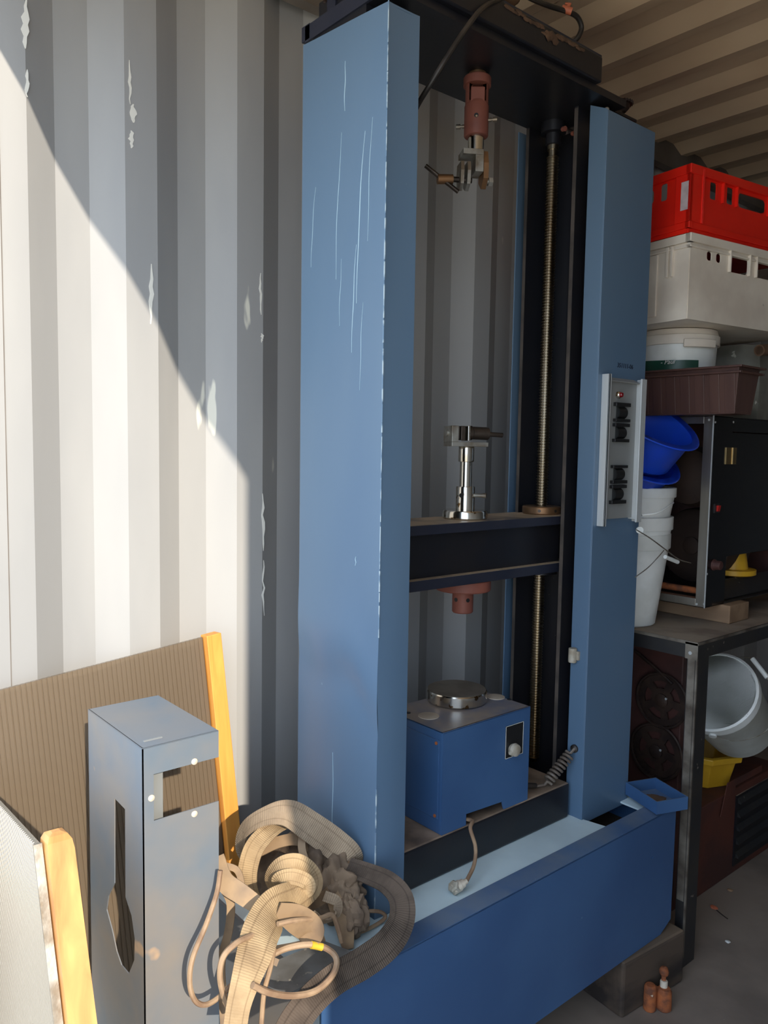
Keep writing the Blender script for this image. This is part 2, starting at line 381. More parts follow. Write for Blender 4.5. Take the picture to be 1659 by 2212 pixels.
def rrect(x0, y0, x1, y1, r, n=4):
    out = []
    for cx, cy, a in ((x1-r, y1-r, 0), (x0+r, y1-r, 90), (x0+r, y0+r, 180), (x1-r, y0+r, 270)):
        for k in range(n+1):
            t = math.radians(a+90*k/n); out.append((cx+r*math.cos(t), cy+r*math.sin(t)))
    return out
def circ(cx, cy, r, n=20, ph=0): return [(cx+r*math.cos(2*PI*k/n+ph), cy+r*math.sin(2*PI*k/n+ph)) for k in range(n)]

# ================================================================== the container
Y0, Y1, XW, ZC = .28, 6.2, 2.33, 2.69
prof = [(0.0, Y0), (0.0, .506)]
y = .506
while y < Y1:
    prof += [(-.036, y+.066), (-.036, y+.138), (0, y+.204), (0, y+.278)]; y += .278
b = MB(); n = len(prof)
b.add([(x, yy, z) for z in (0, ZC) for x, yy in prof], [(i, i+1, n+i+1, n+i) for i in range(n-1)])
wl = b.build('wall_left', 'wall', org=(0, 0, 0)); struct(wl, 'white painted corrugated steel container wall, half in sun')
b = MB(); b.add([(XW-x, yy, z) for z in (0, ZC) for x, yy in prof], [(i, i+1, n+i+1, n+i) for i in range(n-1)])
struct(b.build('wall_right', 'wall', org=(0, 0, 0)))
# roof: pressed ribs across the width; the faces turned to the door catch the light
prof = [(Y0, 2.668)]; y = 2.10-.209*8
while y < Y1:
    prof += [(y+.04, 2.668), (y+.075, 2.69), (y+.145, 2.69), (y+.205, 2.662)]; y += .209
n = len(prof)
b = MB(); b.add([(x, yy, z) for x in (-.04, XW+.04) for yy, z in prof], [(i, i+1, n+i+1, n+i) for i in range(n-1)])
struct(b.build('ceiling', 'ceil', org=(0, 0, 0)), 'ribbed steel container roof, brownish paint')
struct(MB().box(-.05, XW+.05, Y0, Y1, -.04, 0).build('floor', 'floor', org=(0, 0, 0)), 'dirty brown plywood container floor')
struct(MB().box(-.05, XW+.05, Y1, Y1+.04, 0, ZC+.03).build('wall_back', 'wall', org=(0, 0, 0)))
struct(MB().box(0, .035, .5, Y1, 2.60, 2.70).build('trim_1', 'frame_steel', org=(0, 0, 0)), 'brown steel rail along the top of the wall')
struct(MB().box(XW-.035, XW, .5, Y1, 2.60, 2.70).build('trim_2', 'frame_steel', org=(0, 0, 0)))
struct(MB().box(-.1, XW+.1, Y0, Y0+.10, 2.545, 2.78).build('trim_3', 'frame_steel', org=(0, 0, 0)), 'steel header over the container door')
struct(MB().box(XW, XW+.12, Y0, Y0+.12, -.04, 2.78).build('trim_4', 'frame_steel', org=(0, 0, 0)))
struct(MB().box(-.12, -.0005, Y0-.0, Y0+.12, -.04, 2.78).build('trim_5', 'frame_steel', org=(0, 0, 0)))
b = MB(); b.box(.0002, .0009, .4525, .4542, 0, 2.6)
struct(b.build('trim_6', 'frame_steel', org=(0, 0, 0)), 'thin vertical seam in the wall')
struct(MB().box(-30, 30, -40, Y0, -.17, -.15).build('ground', 'ground', org=(0, 0, 0)))

def scuff(px, py0, py1, wpx, X):
    rnd = random.Random(int(px*7+py0)); b = MB(); n_ = 8; vs = []; fs = []
    for k in range(n_+1):
        p = at(px+rnd.uniform(-2, 2), py0+(py1-py0)*k/n_, X=X); hw = wpx*.0011*(.35+.65*rnd.random())*math.sin(PI*(k+.5)/(n_+1))
        for h in (.0001, .0008): vs += [(X+h, p.y-hw, p.z), (X+h, p.y+hw, p.z)]
    for k in range(n_):
        q = k*4
        for i, j in ((0, 1), (1, 3), (3, 2), (2, 0)): fs.append((q+i, q+j, q+4+j, q+4+i))
    b.add(vs, fs); o = b.build('paint_scuff', 'scuff', wl)
for a_ in ((55, 0, 105, 9, 0), (58, 150, 210, 5, 0), (281, 130, 225, 4, 0), (287, 225, 265, 8, 0), (284, 282, 320, 7, 0), (327, 570, 700, 6, 0), (563, 590, 680, 4, 0), (566, 720, 740, 5, 0), (568, 1066, 1190, 4, 0), (569, 1210, 1330, 3, 0)):
    scuff(*a_)
# ================================================================== testing machine
AX, AY = .317, 1.476            # load axis
mc = thing('testing_machine', 'tall blue and black two-column tensile testing machine standing on a wooden block', 'machine', (.35, 1.4, .155))
# --- base cabinet
b = MB()
b.plate([(.80, .156), (1.966, .156), (2.018, .182), (2.02, .512), (.80, .512)], [circ(1.905, .40, .004, 10), circ(.985, .34, .005, 10)], (.637, 0, 0), (0, 1, 0), (0, 0, 1), .006)
b.add([(.64, .80, .512), (.64, 2.02, .512), (.588, 2.02, .515), (.588, .80, .515), (.64, .80, .506), (.64, 2.02, .506), (.588, 2.02, .508), (.588, .80, .508)],
      [(0, 1, 2, 3), (4, 7, 6, 5), (0, 4, 5, 1), (2, 6, 7, 3), (0, 3, 7, 4), (1, 5, 6, 2)])
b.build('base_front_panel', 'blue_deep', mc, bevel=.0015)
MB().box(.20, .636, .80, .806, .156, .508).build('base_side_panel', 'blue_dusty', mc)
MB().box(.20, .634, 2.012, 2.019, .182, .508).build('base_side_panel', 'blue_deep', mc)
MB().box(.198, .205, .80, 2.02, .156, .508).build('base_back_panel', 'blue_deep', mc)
b = MB(); b.hexa([(.206, .807, .495), (.206, .807, .5), (.206, 1.70, .495), (.206, 1.70, .5), (.587, .807, .495), (.587, .807, .5), (.587, 1.785, .495), (.587, 1.785, .5)])
b.build('top_plate', 'pale', mc)
MB().box(.42, .587, 1.945, 2.011, .495, .5).build('top_plate', 'pale', mc)
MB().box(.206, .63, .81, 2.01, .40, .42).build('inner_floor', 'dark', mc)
MB().box(.21, .62, .83, 1.99, .156, .20).build('base_frame', 'black', mc)
# --- lower beam
MB().box(.21, .476, 1.113, 1.748, .5, .597).build('lower_beam', 'black', mc, bevel=.006)
# --- columns: channels opening to one another
def column(sgn, yt_b, yt_f, yweb):
    b = MB()
    b.box(.245, .256, min(yt_b, yweb), max(yt_b, yweb), .5, 2.394)
    b.box(.418, .430, min(yt_f, yweb), max(yt_f, yweb), .5, 2.394)
    b.box(.245, .430, min(yweb, yweb+sgn*.012), max(yweb, yweb+sgn*.012), .5, 2.394)
    o = b.build('column', 'black', mc)
    e = MB(); d = -sgn*.0012
    e.box(.2455, .2555, *sorted((yt_b, yt_b+d)), .6, 2.39); e.box(.4185, .4295, *sorted((yt_f, yt_f+d)), .6, 2.39)
    e.build('flange_edge', 'edge', o)
    g = MB(); g.box(.375, .40, *sorted((yweb-sgn*.03, yweb)), .6, 2.39)
    g.build('guide_rail', 'darksteel', o)
column(1, 1.760, 1.745, 1.875)
column(-1, 1.150, 1.150, 1.05)
# --- lead screws with a real thread
def lead_screw(yc, z0, z1):
    prof = [(.0105, z0)]; z = z0+.01; p = .0078
    while z < z1-.03:
        prof += [(.0138, z), (.0172, z+p*.3), (.0172, z+p*.5), (.0138, z+p*.85)]; z += p
    prof += [(.012, z1-.028), (.012, z1-.012), (.0165, z1-.012), (.0165, z1)]
    o = MB().lathe(prof, (AX-.002, yc, 0), n=18).build('lead_screw', 'screw', mc)
    MB().lathe([(.017, z1), (.021, z1+.002), (.021, z1+.03), (.034, z1+.032), (.034, z1+.06)], (AX-.002, yc, 0), n=24).build('bearing_collar', 'black', o)
lead_screw(1.79, .597, 2.335)
lead_screw(1.125, .597, 2.335)
for yy in (1.772, 1.815):
    MB().disc((.36, yy, 2.362), (1, -.3, -.2), .0065, .012, 10).build('bolt', 'primer', mc)
# --- moving crosshead
ch = MB().box(.30, .372, 1.10, 1.80, 1.19, 1.30).build('crosshead', 'black', mc)
MB().box(.238, .395, 1.10, 1.84, 1.298, 1.322).build('top_flange', 'navy', ch, bevel=.002)
MB().box(.238, .395, 1.10, 1.84, 1.166, 1.192).build('bottom_flange', 'navy', ch, bevel=.002)
b = MB(); b.lathe([(.0175, 0), (.052, 0), (.054, .003), (.054, .019), (.052, .022), (.0175, .022), (.0175, 0)], (AX-.002, 1.79, 1.322), n=36)
o = b.build('screw_nut', 'bronze', ch)
for a in (-1.15, -.25):
    MB().disc((AX-.002+.054*math.cos(a+.15), 1.79+.054*math.sin(a+.15), 1.333), (math.cos(a+.15), math.sin(a+.15), 0), .0045, .001, 10).build('set_screw', 'darksteel', ch)
b = MB(); b.lathe([(.0175, 0), (.05, 0), (.05, .014), (.0175, .014), (.0175, 0)], (AX-.002, 1.79, 1.152), n=32)
b.build('screw_nut', 'black', ch)
# --- red flange below the crosshead
o = MB().lathe([(.070, 0), (.072, .003), (.072, .027), (.070, .030)], (AX, AY, 1.136), n=40).build('lower_flange', 'primer', mc)
MB().lathe([(.019, .0), (.0255, 0), (.0275, .003), (.0275, .062), (.019, .062)], (AX, AY, 1.076), n=32).build('stub', 'primer', o)
for a in (-1.5, -.3):
    MB().disc((AX+.0272*math.cos(a), AY+.0272*math.sin(a), 1.112), (math.cos(a), math.sin(a), 0), .0055, .0006, 12).build('bolt_hole', 'blackplastic', o)
# --- lower grip
lg = MB().lathe([(.056, 0), (.0586, .003), (.0586, .019), (.0565, .0225), (.026, .0225)], (AX, AY, 1.322), n=44).build('lower_grip', 'chrome', mc)
MB().lathe([(.0245, .0), (.0245, .0595), (.0235, .0615), (.016, .0615)], (AX, AY, 1.344), n=32).build('socket', 'chrome', lg)
MB().lathe([(.0158, 0), (.0155, .064)], (AX, AY, 1.405), n=28).build('rod', 'chrome', lg)
MB().lathe([(.016, 0), (.0195, .001), (.0203, .003), (.0203, .037), (.0195, .040)], (AX, AY, 1.468), n=32).build('collar', 'chrome', lg)
a = math.atan2(-.76, .64)-.35
MB().disc((AX+.0243*math.cos(a), AY+.0243*math.sin(a), 1.383), (math.cos(a), math.sin(a), 0), .006, .0006, 14).build('pin_hole', 'blackplastic', lg)
a = math.radians(28)
d = V(math.cos(a), math.sin(a), 0)
b = MB(); p0 = V(AX, AY, 1.383); b.tube([p0+d*.012, p0+d*.048], .0052, 12); b.tube([p0+d*.047, p0+d*.056], [.0068, .0068], 12)
b.build('locking_pin', 'cast', lg)
u = V(.40, .917, 0).normalized(); vv = V(-u.y, u.x, 0); zc = 1.508
def loc(org, uu, ww, a_, b_, z_): return Vector(org)+uu*a_+ww*b_+V(0, 0, z_)
def obox(mb, org, uu, ww, a0, a1, b0, b1, z0, z1):
    return mb.hexa([loc(org, uu, ww, a_, b_, z_) for a_ in (a0, a1) for b_ in (b0, b1) for z_ in (z0, z1)])
g0 = V(AX, AY, zc)
b = MB(); obox(b, g0, u, vv, -.052, .048, -.03, .03, 0, .011); obox(b, g0, u, vv, -.052, -.034, -.03, .03, .011, .052)
b.build('clamp_bracket', 'cast', lg, bevel=.001)
b = MB(); obox(b, g0, u, vv, -.024, -.013, -.022, .022, .016, .052); obox(b, g0, u, vv, -.034, -.026, -.018, .018, .02, .05)
b.build('jaw', 'darksteel', lg, bevel=.001)
b = MB(); obox(b, g0, u, vv, -.006, .000, -.024, .024, .014, .053); b.build('jaw_plate', 'chrome', lg, bevel=.001)
b = MB(); b.tube([g0+u*-.058+V(0, 0, .034), g0+u*-.05+V(0, 0, .034)], .009, 14); b.build('jaw_bolt', 'cast', lg)
b = MB(); b.tube([g0+u*.0+V(0, 0, .035), g0+u*.012+V(0, 0, .035), g0+u*.014+V(0, 0, .035), g0+u*.058+V(0, 0, .034)], [.0185, .0185, .0165, .0165], 22); b.build('clamp_barrel', 'darksteel', lg)
b = MB(); b.tube([g0+u*.058+V(0, 0, .033), g0+u*.10+V(0, 0, .031)], .0062, 12); b.build('clamp_handle', 'darksteel', lg)
# --- top beam and what sits on it
MB().box(.245, .505, 1.04, 1.845, 2.394, 2.412).build('top_plate', 'black', mc)
b = MB(); b.box(.245, .52, 1.05, 1.716, 2.4125, 2.474)
b.build('top_beam', 'black', mc, bevel=.004)
b = MB(); b.box(.262, .517, 1.042, 1.715, 2.474, 2.4785); b.build('beam_lid', 'navy', mc)
b = MB(); b.box(.218, .50, 1.034, 1.0395, 2.394, 2.428); b.box(.205, .235, 1.034, 1.06, 2.398, 2.43); b.build('end_bracket', 'navy', mc)
b = MB()
rnd = random.Random(3)
for k in range(22):
    t = k/21; yy = 1.36+.27*t
    b.blob((.521, yy, 2.467-.006*rnd.random()-(.010 if .45 < t < .65 else 0)), (.0025, .011, .0025+.003*rnd.random()+(.007 if .5 < t < .62 else 0)), .5, 2.5, k*3.1, 2)
o = b.build('dust_clump', 'dustlump', mc); o['kind'] = 'stuff'
def sprocket(org, r, teeth, name='sprocket', hub=.013):
    pts = []
    for k in range(teeth):
        for f, q in ((0, .86), (.25, .9), (.4, 1), (.6, 1), (.75, .9)):
            a = 2*PI*(k+f)/teeth; pts.append((r*q*math.cos(a), r*q*math.sin(a)))
    b = MB(); b.plate(pts, [], org, (1, 0, 0), (0, 1, 0), .006)
    o = b.build(name, 'chainring', mc)
    MB().lathe([(hub, -.022), (hub*1.7, -.012), (hub*1.7, 0), (hub, .01)], org, n=18).build('hub', 'chainring', o)
    MB().lathe([(.005, -.034), (.005, -.02)], org, n=10).build('shaft_end', 'chrome', o)
sprocket((.45, 1.905, 2.437), .032, 22)
MB().box(.38, .47, 1.846, 1.95, 2.395, 2.402).build('sprocket_bracket', 'black', mc)
sprocket((.30, 1.075, 2.466), .042, 24)
MB().box(.285, .315, 1.045, 1.10, 2.43, 2.462).build('sprocket_bracket', 'navy', mc)
# --- upper coupling and grip
UX = .375; UY = at(1030, 220, X=UX).y
def zax(py, px=1028): return at(px, py, X=UX).z
ug = MB().lathe([(.021, zax(172)), (.021, 2.396)], (UX, UY, 0), n=28).build('upper_grip', 'bronze', mc)
z1, z2, z3, z4, z5 = zax(166), zax(186), zax(232), zax(297), zax(326)
MB().lathe([(.020, z1), (.031, z1), (.033, z1-.003), (.033, z2), (.027, z2), (.020, z2)][::-1], (UX, UY, 0), n=32).build('coupling_collar', 'primer', ug)
b = MB(); du = V(.764, -.645, 0).normalized(); dv = V(.645, .764, 0)
a0 = math.atan2(du.y, du.x)
for sgn in (0, 1):
    c0 = a0+PI/2+sgn*PI
    b.lathe([(.015, z3+.006), (.0275, z3+.006), (.0275, z2), (.015, z2), (.015, z3+.006)], (UX, UY, 0), n=10, a0=c0-.75, a1=c0+.75)
b.build('fork', 'primer', ug)
b = MB()
b.lathe([(.016, z4), (.0275, z4), (.029, z4+.003), (.029, z3+.002), (.024, z3+.012), (.0, z3+.014)], (UX, UY, 0), n=32)
obox(b, (UX, UY, 0), du, dv, -.022, .022, -.0165, .0165, z3-.004, zax(194))
b.build('coupling_body', 'primer', ug, bevel=.002)
MB().disc((UX+.0288*math.cos(a0-.12), UY+.0288*math.sin(a0-.12), zax(259)), (math.cos(a0-.12), math.sin(a0-.12), 0), .0052, .0008, 14).build('pin_hole', 'blackplastic', ug)
MB().disc((UX+.0292*math.cos(a0-.1), UY+.0292*math.sin(a0-.1), zax(261)), (math.cos(a0-.12), math.sin(a0-.12), 0), .0024, .001, 10).build('pin_tip', 'chrome', ug)
q = V(.80, .60, 0)
for s_, zz, l_ in ((1, zax(261), .05), (-1, zax(271), .048)):
    p0 = V(UX, UY, zz); b = MB(); b.tube([p0+q*s_*.022, p0+q*s_*(l_-.014)], .0045, 10); b.tube([p0+q*s_*(l_-.010), p0+q*s_*l_], .0062, 10); b.tube([p0+q*s_*(l_-.016), p0+q*s_*(l_-.008)], .0032, 8)
    b.build('locking_pin', 'cast', ug)
MB().lathe([(.019, z5-.004), (.0195, z4+.005)], (UX, UY, 0), n=28).build('chrome_rod', 'chrome', ug)
g0 = V(UX, UY, z5-.004)
# clamp axis slopes a little; the bracket's plates hang below the rod
u = V(.52, .85, 0).normalized(); vv = V(-u.y, u.x, 0)
b = MB(); obox(b, g0, u, vv, -.036, .014, -.026, .026, -.013, 0); obox(b, g0, u, vv, -.006, .014, -.026, .026, -.052, -.013)
b.build('clamp_bracket', 'cast', ug, bevel=.001)
b = MB(); b.plate([(-.014, 0), (.014, 0), (.024, -.03), (.024, -.065), (.0, -.085), (-.024, -.065), (-.024, -.03)], [], g0+u*.021, vv, (0, 0, 1), .012)
b.build('clamp_cheek', 'bronze', ug, bevel=.001)
b = MB(); b.tube([g0+u*.024+V(0, 0, -.066), g0+u*.045+V(0, 0, -.066)], .0055, 10); b.tube([g0+u*.033+V(0, 0, -.066), g0+u*.043+V(0, 0, -.066)], .011, 6); b.build('hex_bolt', 'cast', ug)
for off, nm, mm in ((-.020, 'jaw', 'cast'), (-.036, 'jaw_plate', 'cast')):
    b = MB(); b.plate([(-.02, -.028), (.02, -.028), (.024, -.05), (.020, -.080), (0, -.092), (-.02, -.080), (-.024, -.05)], [], g0+u*off, vv, (0, 0, 1), .008); b.build(nm, mm, ug, bevel=.001)
b = MB(); b.tube([g0+u*-.008+V(0, 0, -.066), g0+u*-.055+V(0, 0, -.066)], .0065, 12); b.build('clamp_spindle', 'darksteel', ug)
b = MB(); b.tube([g0+u*-.055+V(0, 0, -.066), g0+u*-.092+V(0, 0, -.068)], .0115, 16); b.build('clamp_sleeve', 'bronze', ug)
t0 = g0+u*-.088+V(0, 0, -.068); hd = V(-.42, -.62, .66).normalized()
b = MB(); b.tube([t0-hd*.042+V(.01, .012, 0), t0+hd*.045], .0052, 12); b.build('tommy_bar', 'darksteel', ug)
# --- left cover: dented sheet steel
b = MB(); nx, nz = 14, 70; vs = []; fs = []
for i in range(nx+1):
    x = .217+(.51-.217)*i/nx
    for k in range(nz+1):
        t = k/nz; zt = 2.388-(x-.217)/(.293)*.024; z = .5+(zt-.5)*t
        e = math.sin(PI*i/nx)
        crease = 1.055-.10*((x-.217)/.293)**1.5-.03*math.sin(7*(x-.217)/.293)
        dent = .0062*math.exp(-((z-crease+.035)/.035)**2)*(.35+.65*e) - .009*math.exp(-((z-crease-.05)/.07)**2)*(.3+.7*e)
        wave = .0022*math.sin(z*3.3+x*5)*e
        vs.append((x, 1.03+dent+wave, z))
for i in range(nx):
    for k in range(nz):
        a = i*(nz+1)+k; fs.append((a, a+1, a+nz+2, a+nz+1))
b.add(vs, fs, True)
vs = []; fs = []
ny = 5
for i in range(ny+1):
    yy = 1.03+.082*i/ny
    for k in range(nz+1):
        t = k/nz; z = .5+(2.364-.5)*t
        dent = .0
        y_ = yy if i else 1.03+.0062*math.exp(-((z-.955+.035)/.035)**2)*.35-.009*math.exp(-((z-.955-.05)/.07)**2)*.3
        vs.append((.51+.002*math.sin(z*2.1)*math.sin(PI*i/ny), y_, z))
for i in range(ny):
    for k in range(nz):
        a = i*(nz+1)+k; fs.append((a, a+nz+1, a+nz+2, a+1))
b.add(vs, fs, True)
b.box(.47, .509, 1.109, 1.112, .5, 2.364)
b.box(.217, .509, 1.034, 1.11, 2.36, 2.364)
lc = b.build('left_cover', 'blue', mc, weld=True)
# long bright scratches in the paint
rnd = random.Random(11)
def scratch(x, z0, z1, dx, wd):
    b = MB(); m = 10; vs = []; fs = []
    for k in range(m+1):
        t = k/m; z = z0+(z1-z0)*t; xx = x+dx*t*t+.0012*math.sin(9*t+x*40); hw = wd*(.25+.75*math.sin(PI*min(max(t, .06), .94)))
        e = math.sin(PI*(xx-.217)/.293)
        y_ = 1.03+.0022*math.sin(z*3.3+xx*5)*e-.0009
        vs += [(xx-hw, y_, z), (xx+hw, y_, z), (xx-hw, y_+.0008, z), (xx+hw, y_+.0008, z)]
    for k in range(m):
        a = k*4; fs += [(a, a+1, a+5, a+4), (a+2, a+6, a+7, a+3), (a, a+4, a+6, a+2), (a+1, a+3, a+7, a+5)]
    b.add(vs, fs); return b.build('paint_scratch', M['scr'], lc)
M['scr'] = mat('scratched_primer', c(170, 196, 208), .6)
for x, z0, z1, dx, wd in ((.420, 1.80, 2.14, .022, .0013), (.405, 1.70, 1.92, .012, .0010), (.345, 1.86, 2.16, .018, .0008), (.255, 1.90, 2.07, .014, .0007), (.455, 1.92, 2.16, .010, .0007), (.360, 1.76, 1.9, .006, .0006), (.435, 1.62, 1.80, .006, .0006), (.36, .60, .82, .0, .0007), (.372, 2.2, 2.30, .002, .0012), (.43, 1.25, 1.27, 0, .001)):
    scratch(x, z0, z1, dx, wd)
b = MB(); zz = .52
rnd = random.Random(5)
while zz < 2.34:
    h_ = .02+.10*rnd.random(); wd_ = .0008+.0012*rnd.random(); dn_ = .0075*math.exp(-((zz-.955+.035)/.045)**2)*.35-.004*math.exp(-((zz-.955-.05)/.08)**2)
    if not (.75 < zz < 1.1): b.box(.5102-wd_, .5112, 1.0292, 1.0292+wd_, zz, zz+h_*.9)
    zz += h_
b.build('worn_edge', 'worn', lc)
# --- right cover with the control strip
b = MB()
b.box(.507, .51, 1.76, 1.98, .487, 2.365)
b.hexa([(.455, 1.76, .475), (.455, 1.76, 2.392), (.455, 1.763, .475), (.455, 1.763, 2.392), (.507, 1.76, .487), (.507, 1.76, 2.368), (.507, 1.763, .487), (.507, 1.763, 2.368)])
b.box(.216, .507, 1.977, 1.98, .5, 2.364)
b.box(.212, .216, 1.762, 1.98, .5, 2.394)
rc = b.build('right_cover', 'blue', mc, bevel=.0012)
p = at(1243, 1415, Y=1.758)
b = MB(); b.lathe([(.010, -.020), (.0115, -.018), (.0115, .018), (.010, .020)], (p.x-.004, 1.751, p.z), n=18); b.box(p.x-.004, p.x+.014, 1.752, 1.76, p.z-.012, p.z+.012)
b.build('lock', 'knob', rc, bevel=.001)
p = at(1241, 1617, Y=1.758)
MB().lathe([(.004, 0), (.011, 0), (.011, .006), (.006, .010), (.004, .010)], (p.x, 1.76, p.z), (0, -1, 0), n=18).build('grommet', 'cable_black', rc)
MB().lathe([(.006, 0), (.0065, .003), (.004, .006), (.0, .0065)], (.495, 1.775, 2.372), (.6, -.8, 0), n=12).build('screw_head', 'cast', rc)
MB().box(.47, .505, 1.752, 1.80, .481, .4865).build('foot_tab', 'rust', rc)
p = at(1333, 793, X=.5105)
text('351111-06', (.5104, p.y, p.z), (0, 1, 0), (0, 0, 1), .0175, 'ink', rc, 'handwritten_number', shear=.12)
# control strip
def cp(px, py): return at(px, py, X=.53)
zt, zb = cp(1350, 826).z, cp(1340, 1120).z
yl, yr = 1.782, 1.922
cs = MB().box(.5105, .522, yl, yr, zb, zt).build('control_panel', 'panelgrey', mc)
zlt, zlb = at(1310, 806, X=.533).z, at(1300, 1138, X=.533).z
b = MB(); b.box(.5105, .534, yl-.0055, yl-.0005, zlb, zlt); b.box(.531, .534, yl-.0055, yl+.004, zlb, zlt); b.build('panel_rail', 'alu', cs, bevel=.0006)
zrt, zrb = at(1397, 820, X=.538).z, at(1378, 1128, X=.538).z
b = MB(); b.box(.5105, .538, yr+.0005, yr+.0045, zrb+.008, zrt-.01); b.box(.534, .539, yr-.002, yr+.022, zrb, zrt); b.box(.5105, .534, yr+.019, yr+.022, zrb, zrt); b.build('panel_rail', 'alu', cs, bevel=.0006)
b = MB(); b.hexa([(.5105, yl, zt), (.5105, yl, zt+.012), (.5105, yr, zt), (.5105, yr, zt+.012), (.531, yl, zt-.001), (.531, yl, zt+.002), (.531, yr, zt-.001), (.531, yr, zt+.002)]); b.build('panel_cap', 'panelgrey', cs)
def pc(cx, cy): return at(1250+cx*.1717, 780+cy*.1717, X=.53)
for (x0, x1, ya, yb, yc_, yd) in ((470, 650, 525, 572, 728, 765), (457, 637, 785, 826, 980, 1020), (432, 612, 1310, 1346, 1500, 1540), (418, 598, 1560, 1600, 1750, 1795)):
    xm = (x0+x1)/2; y0 = pc(x0, ya).y; y1 = pc(x1, ya).y
    A, B, C_, D = pc(xm, ya).z, pc(xm, yb).z, pc(xm, yc_).z, pc(xm, yd).z
    o = MB().box(.522, .5235, y0+(y1-y0)*.2, y1-(y1-y0)*.2, D, A).build('selector', 'drum', cs)
    for za, zb_ in ((A, B), (C_, D)):
        b = MB(); b.box(.522, .533, y0, y1, zb_, za); b.build('selector_lip', 'blackplastic', o, bevel=.001)
    ym = (y0+y1)/2; hw = (y1-y0)*.27; zm = (B+C_)/2; hh = (B-C_)/2
    b = MB(); b.lathe([(hh, -hw), (hh, hw)], (.522-.004, ym, zm), (0, 1, 0), n=24, a0=-1.2, a1=1.2); b.build('selector_drum', 'blackplastic', o)
    b = MB(); b.box(.5235, .5255, ym-hw*.7, ym-hw*.2, zm-hh*.55, zm-hh*.42); b.box(.5235, .5255, ym+hw*.1, ym+hw*.45, zm-hh*.55, zm-hh*.42)
    MB().box(.5221, .5225, yl+.006, yl+.016, zm-.001, zm+.001).build('tick_mark', 'print', o)
p = pc(525, 425)
o = MB().lathe([(.0095, 0), (.0095, .006), (.007, .009)], (.522, p.y, p.z), (1, 0, 0), n=20).build('lamp_bezel', 'chrome', cs)
MB().lathe([(.0068, .006), (.0068, .012), (.005, .0155), (.0, .017)], (.522, p.y, p.z), (1, 0, 0), n=18).build('lamp_lens', 'redlens', o)
# --- cables of the machine
b = MB(); pts = [at(1110, -14, X=.50), at(1062, 6, X=.53), at(1035, 25, X=.545), at(1002, 68, X=.54), at(960, 132, X=.525), at(932, 178, X=.50), at(905, 222, X=.46), at(885, 262, X=.42)]
b.tube(cr(pts, 8), .0056, 10); b.build('hanging_cable', 'cable_black', mc)
pts = [at(1110, -25, X=.44), at(1150, -2, X=.46), at(1190, 14, X=.47), at(1222, 24, X=.48), at(1246, 36, X=.485), at(1256, 58, X=.485), at(1250, 78, X=.48), at(1238, 92, X=.47)]
b = MB(); b.tube(cr(pts, 8), .0062, 10); o = b.build('top_cable', 'cable_black', mc)
b = MB(); p = at(1224, 22, X=.482); b.tube([p-rt*.012+up*.004, p+rt*.012-up*.003], .0088, 12); b.tube([p+up*.002, p+up*.014+rt*.006, p+up*.016-rt*.004], [.007, .006, .003], 10); b.build('cable_connector', 'orange', o)
b = MB(); b.tube(cr([at(1020, -12, X=.47), at(1062, -4, X=.47), at(1095, 4, X=.46), at(1112, -4, X=.45)], 6), .014, 12); b.build('conduit', 'tube', mc)
pts = [(.44, 1.595, .612), (.432, 1.63, .606), (.45, 1.66, .604)]
p0 = V(.45, 1.665, .604); p1 = at(1232, 1628, Y=1.745); pts = [V(.42, 1.578, .63), V(.43, 1.61, .608), V(.44, 1.64, .603), V(.452, 1.668, .604)]
h0 = V(.456, 1.675, .612); ax_ = (p1-h0); Ln = ax_.length; ax_.normalize(); e1 = ax_.orthogonal().normalized(); e2 = ax_.cross(e1)
hel = []
for k in range(9*14+1):
    t = k/(9*14); a = 2*PI*9*t; hel.append(h0+ax_*(Ln*t)+(e1*math.cos(a)+e2*math.sin(a))*(.0125 if .02 < t < .98 else .006))
pg = at(1241, 1617, Y=1.752)
b = MB(); b.tube(cr(pts, 5)+hel+[pg], .0038, 8); b.build('coiled_cable', 'cable_grey', mc)
b = MB(); b.tube([V(.43, 1.577, .622), V(.445, 1.64, .607)], .007, 10); b.build('cable_sleeve', 'cable_black', mc)

# ================================================================== load cell box on the lower beam
lb = thing('load_cell_box', 'blue steel box with a chromed round platen on top, standing on the black lower beam', 'load cell', (.366, 1.418, .597))
b = MB(); x0, x1, y0, y1, z0, z1 = .262, .472, 1.262, 1.574, .5975, .845
b.plate([(y0, z0), (1.345, z0), (1.345, z0+.028), (1.475, z0+.022), (1.482, z0), (y1, z0), (y1, z1), (y0, z1)], [], (x1-.002, 0, 0), (0, 1, 0), (0, 0, 1), .004)
b.box(x0, x1-.004, y0, y0+.003, z0+.0, z1); b.box(x0, x1-.004, y1-.003, y1, z0, z1); b.box(x0, x0+.003, y0, y1, z0, z1); b.box(x0, x1, y0, y1, z1-.004, z1)
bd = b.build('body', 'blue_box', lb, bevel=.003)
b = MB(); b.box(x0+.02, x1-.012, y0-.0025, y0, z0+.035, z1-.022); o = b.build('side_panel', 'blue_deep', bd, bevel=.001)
for zz in (z0+.042, z1-.03):
    MB().disc((x1-.02, y0-.0025, zz), (0, -1, 0), .004, .002, 10).build('panel_screw', 'rust', bd)
MB().lathe([(.076, 0), (.079, .003), (.079, .027), (.077, .030)], (AX+.006, AY-.02, z1+.002), n=56).build('platen', 'chrome', lb)
MB().disc((AX+.006, AY-.02, z1+.0322), (0, 0, 1), .0755, .0006, 48).build('platen_top', 'platen', lb)
MB().lathe([(.070, -.002), (.070, .004)], (AX+.006, AY-.02, z1), n=40).build('platen_seat', 'black', lb)
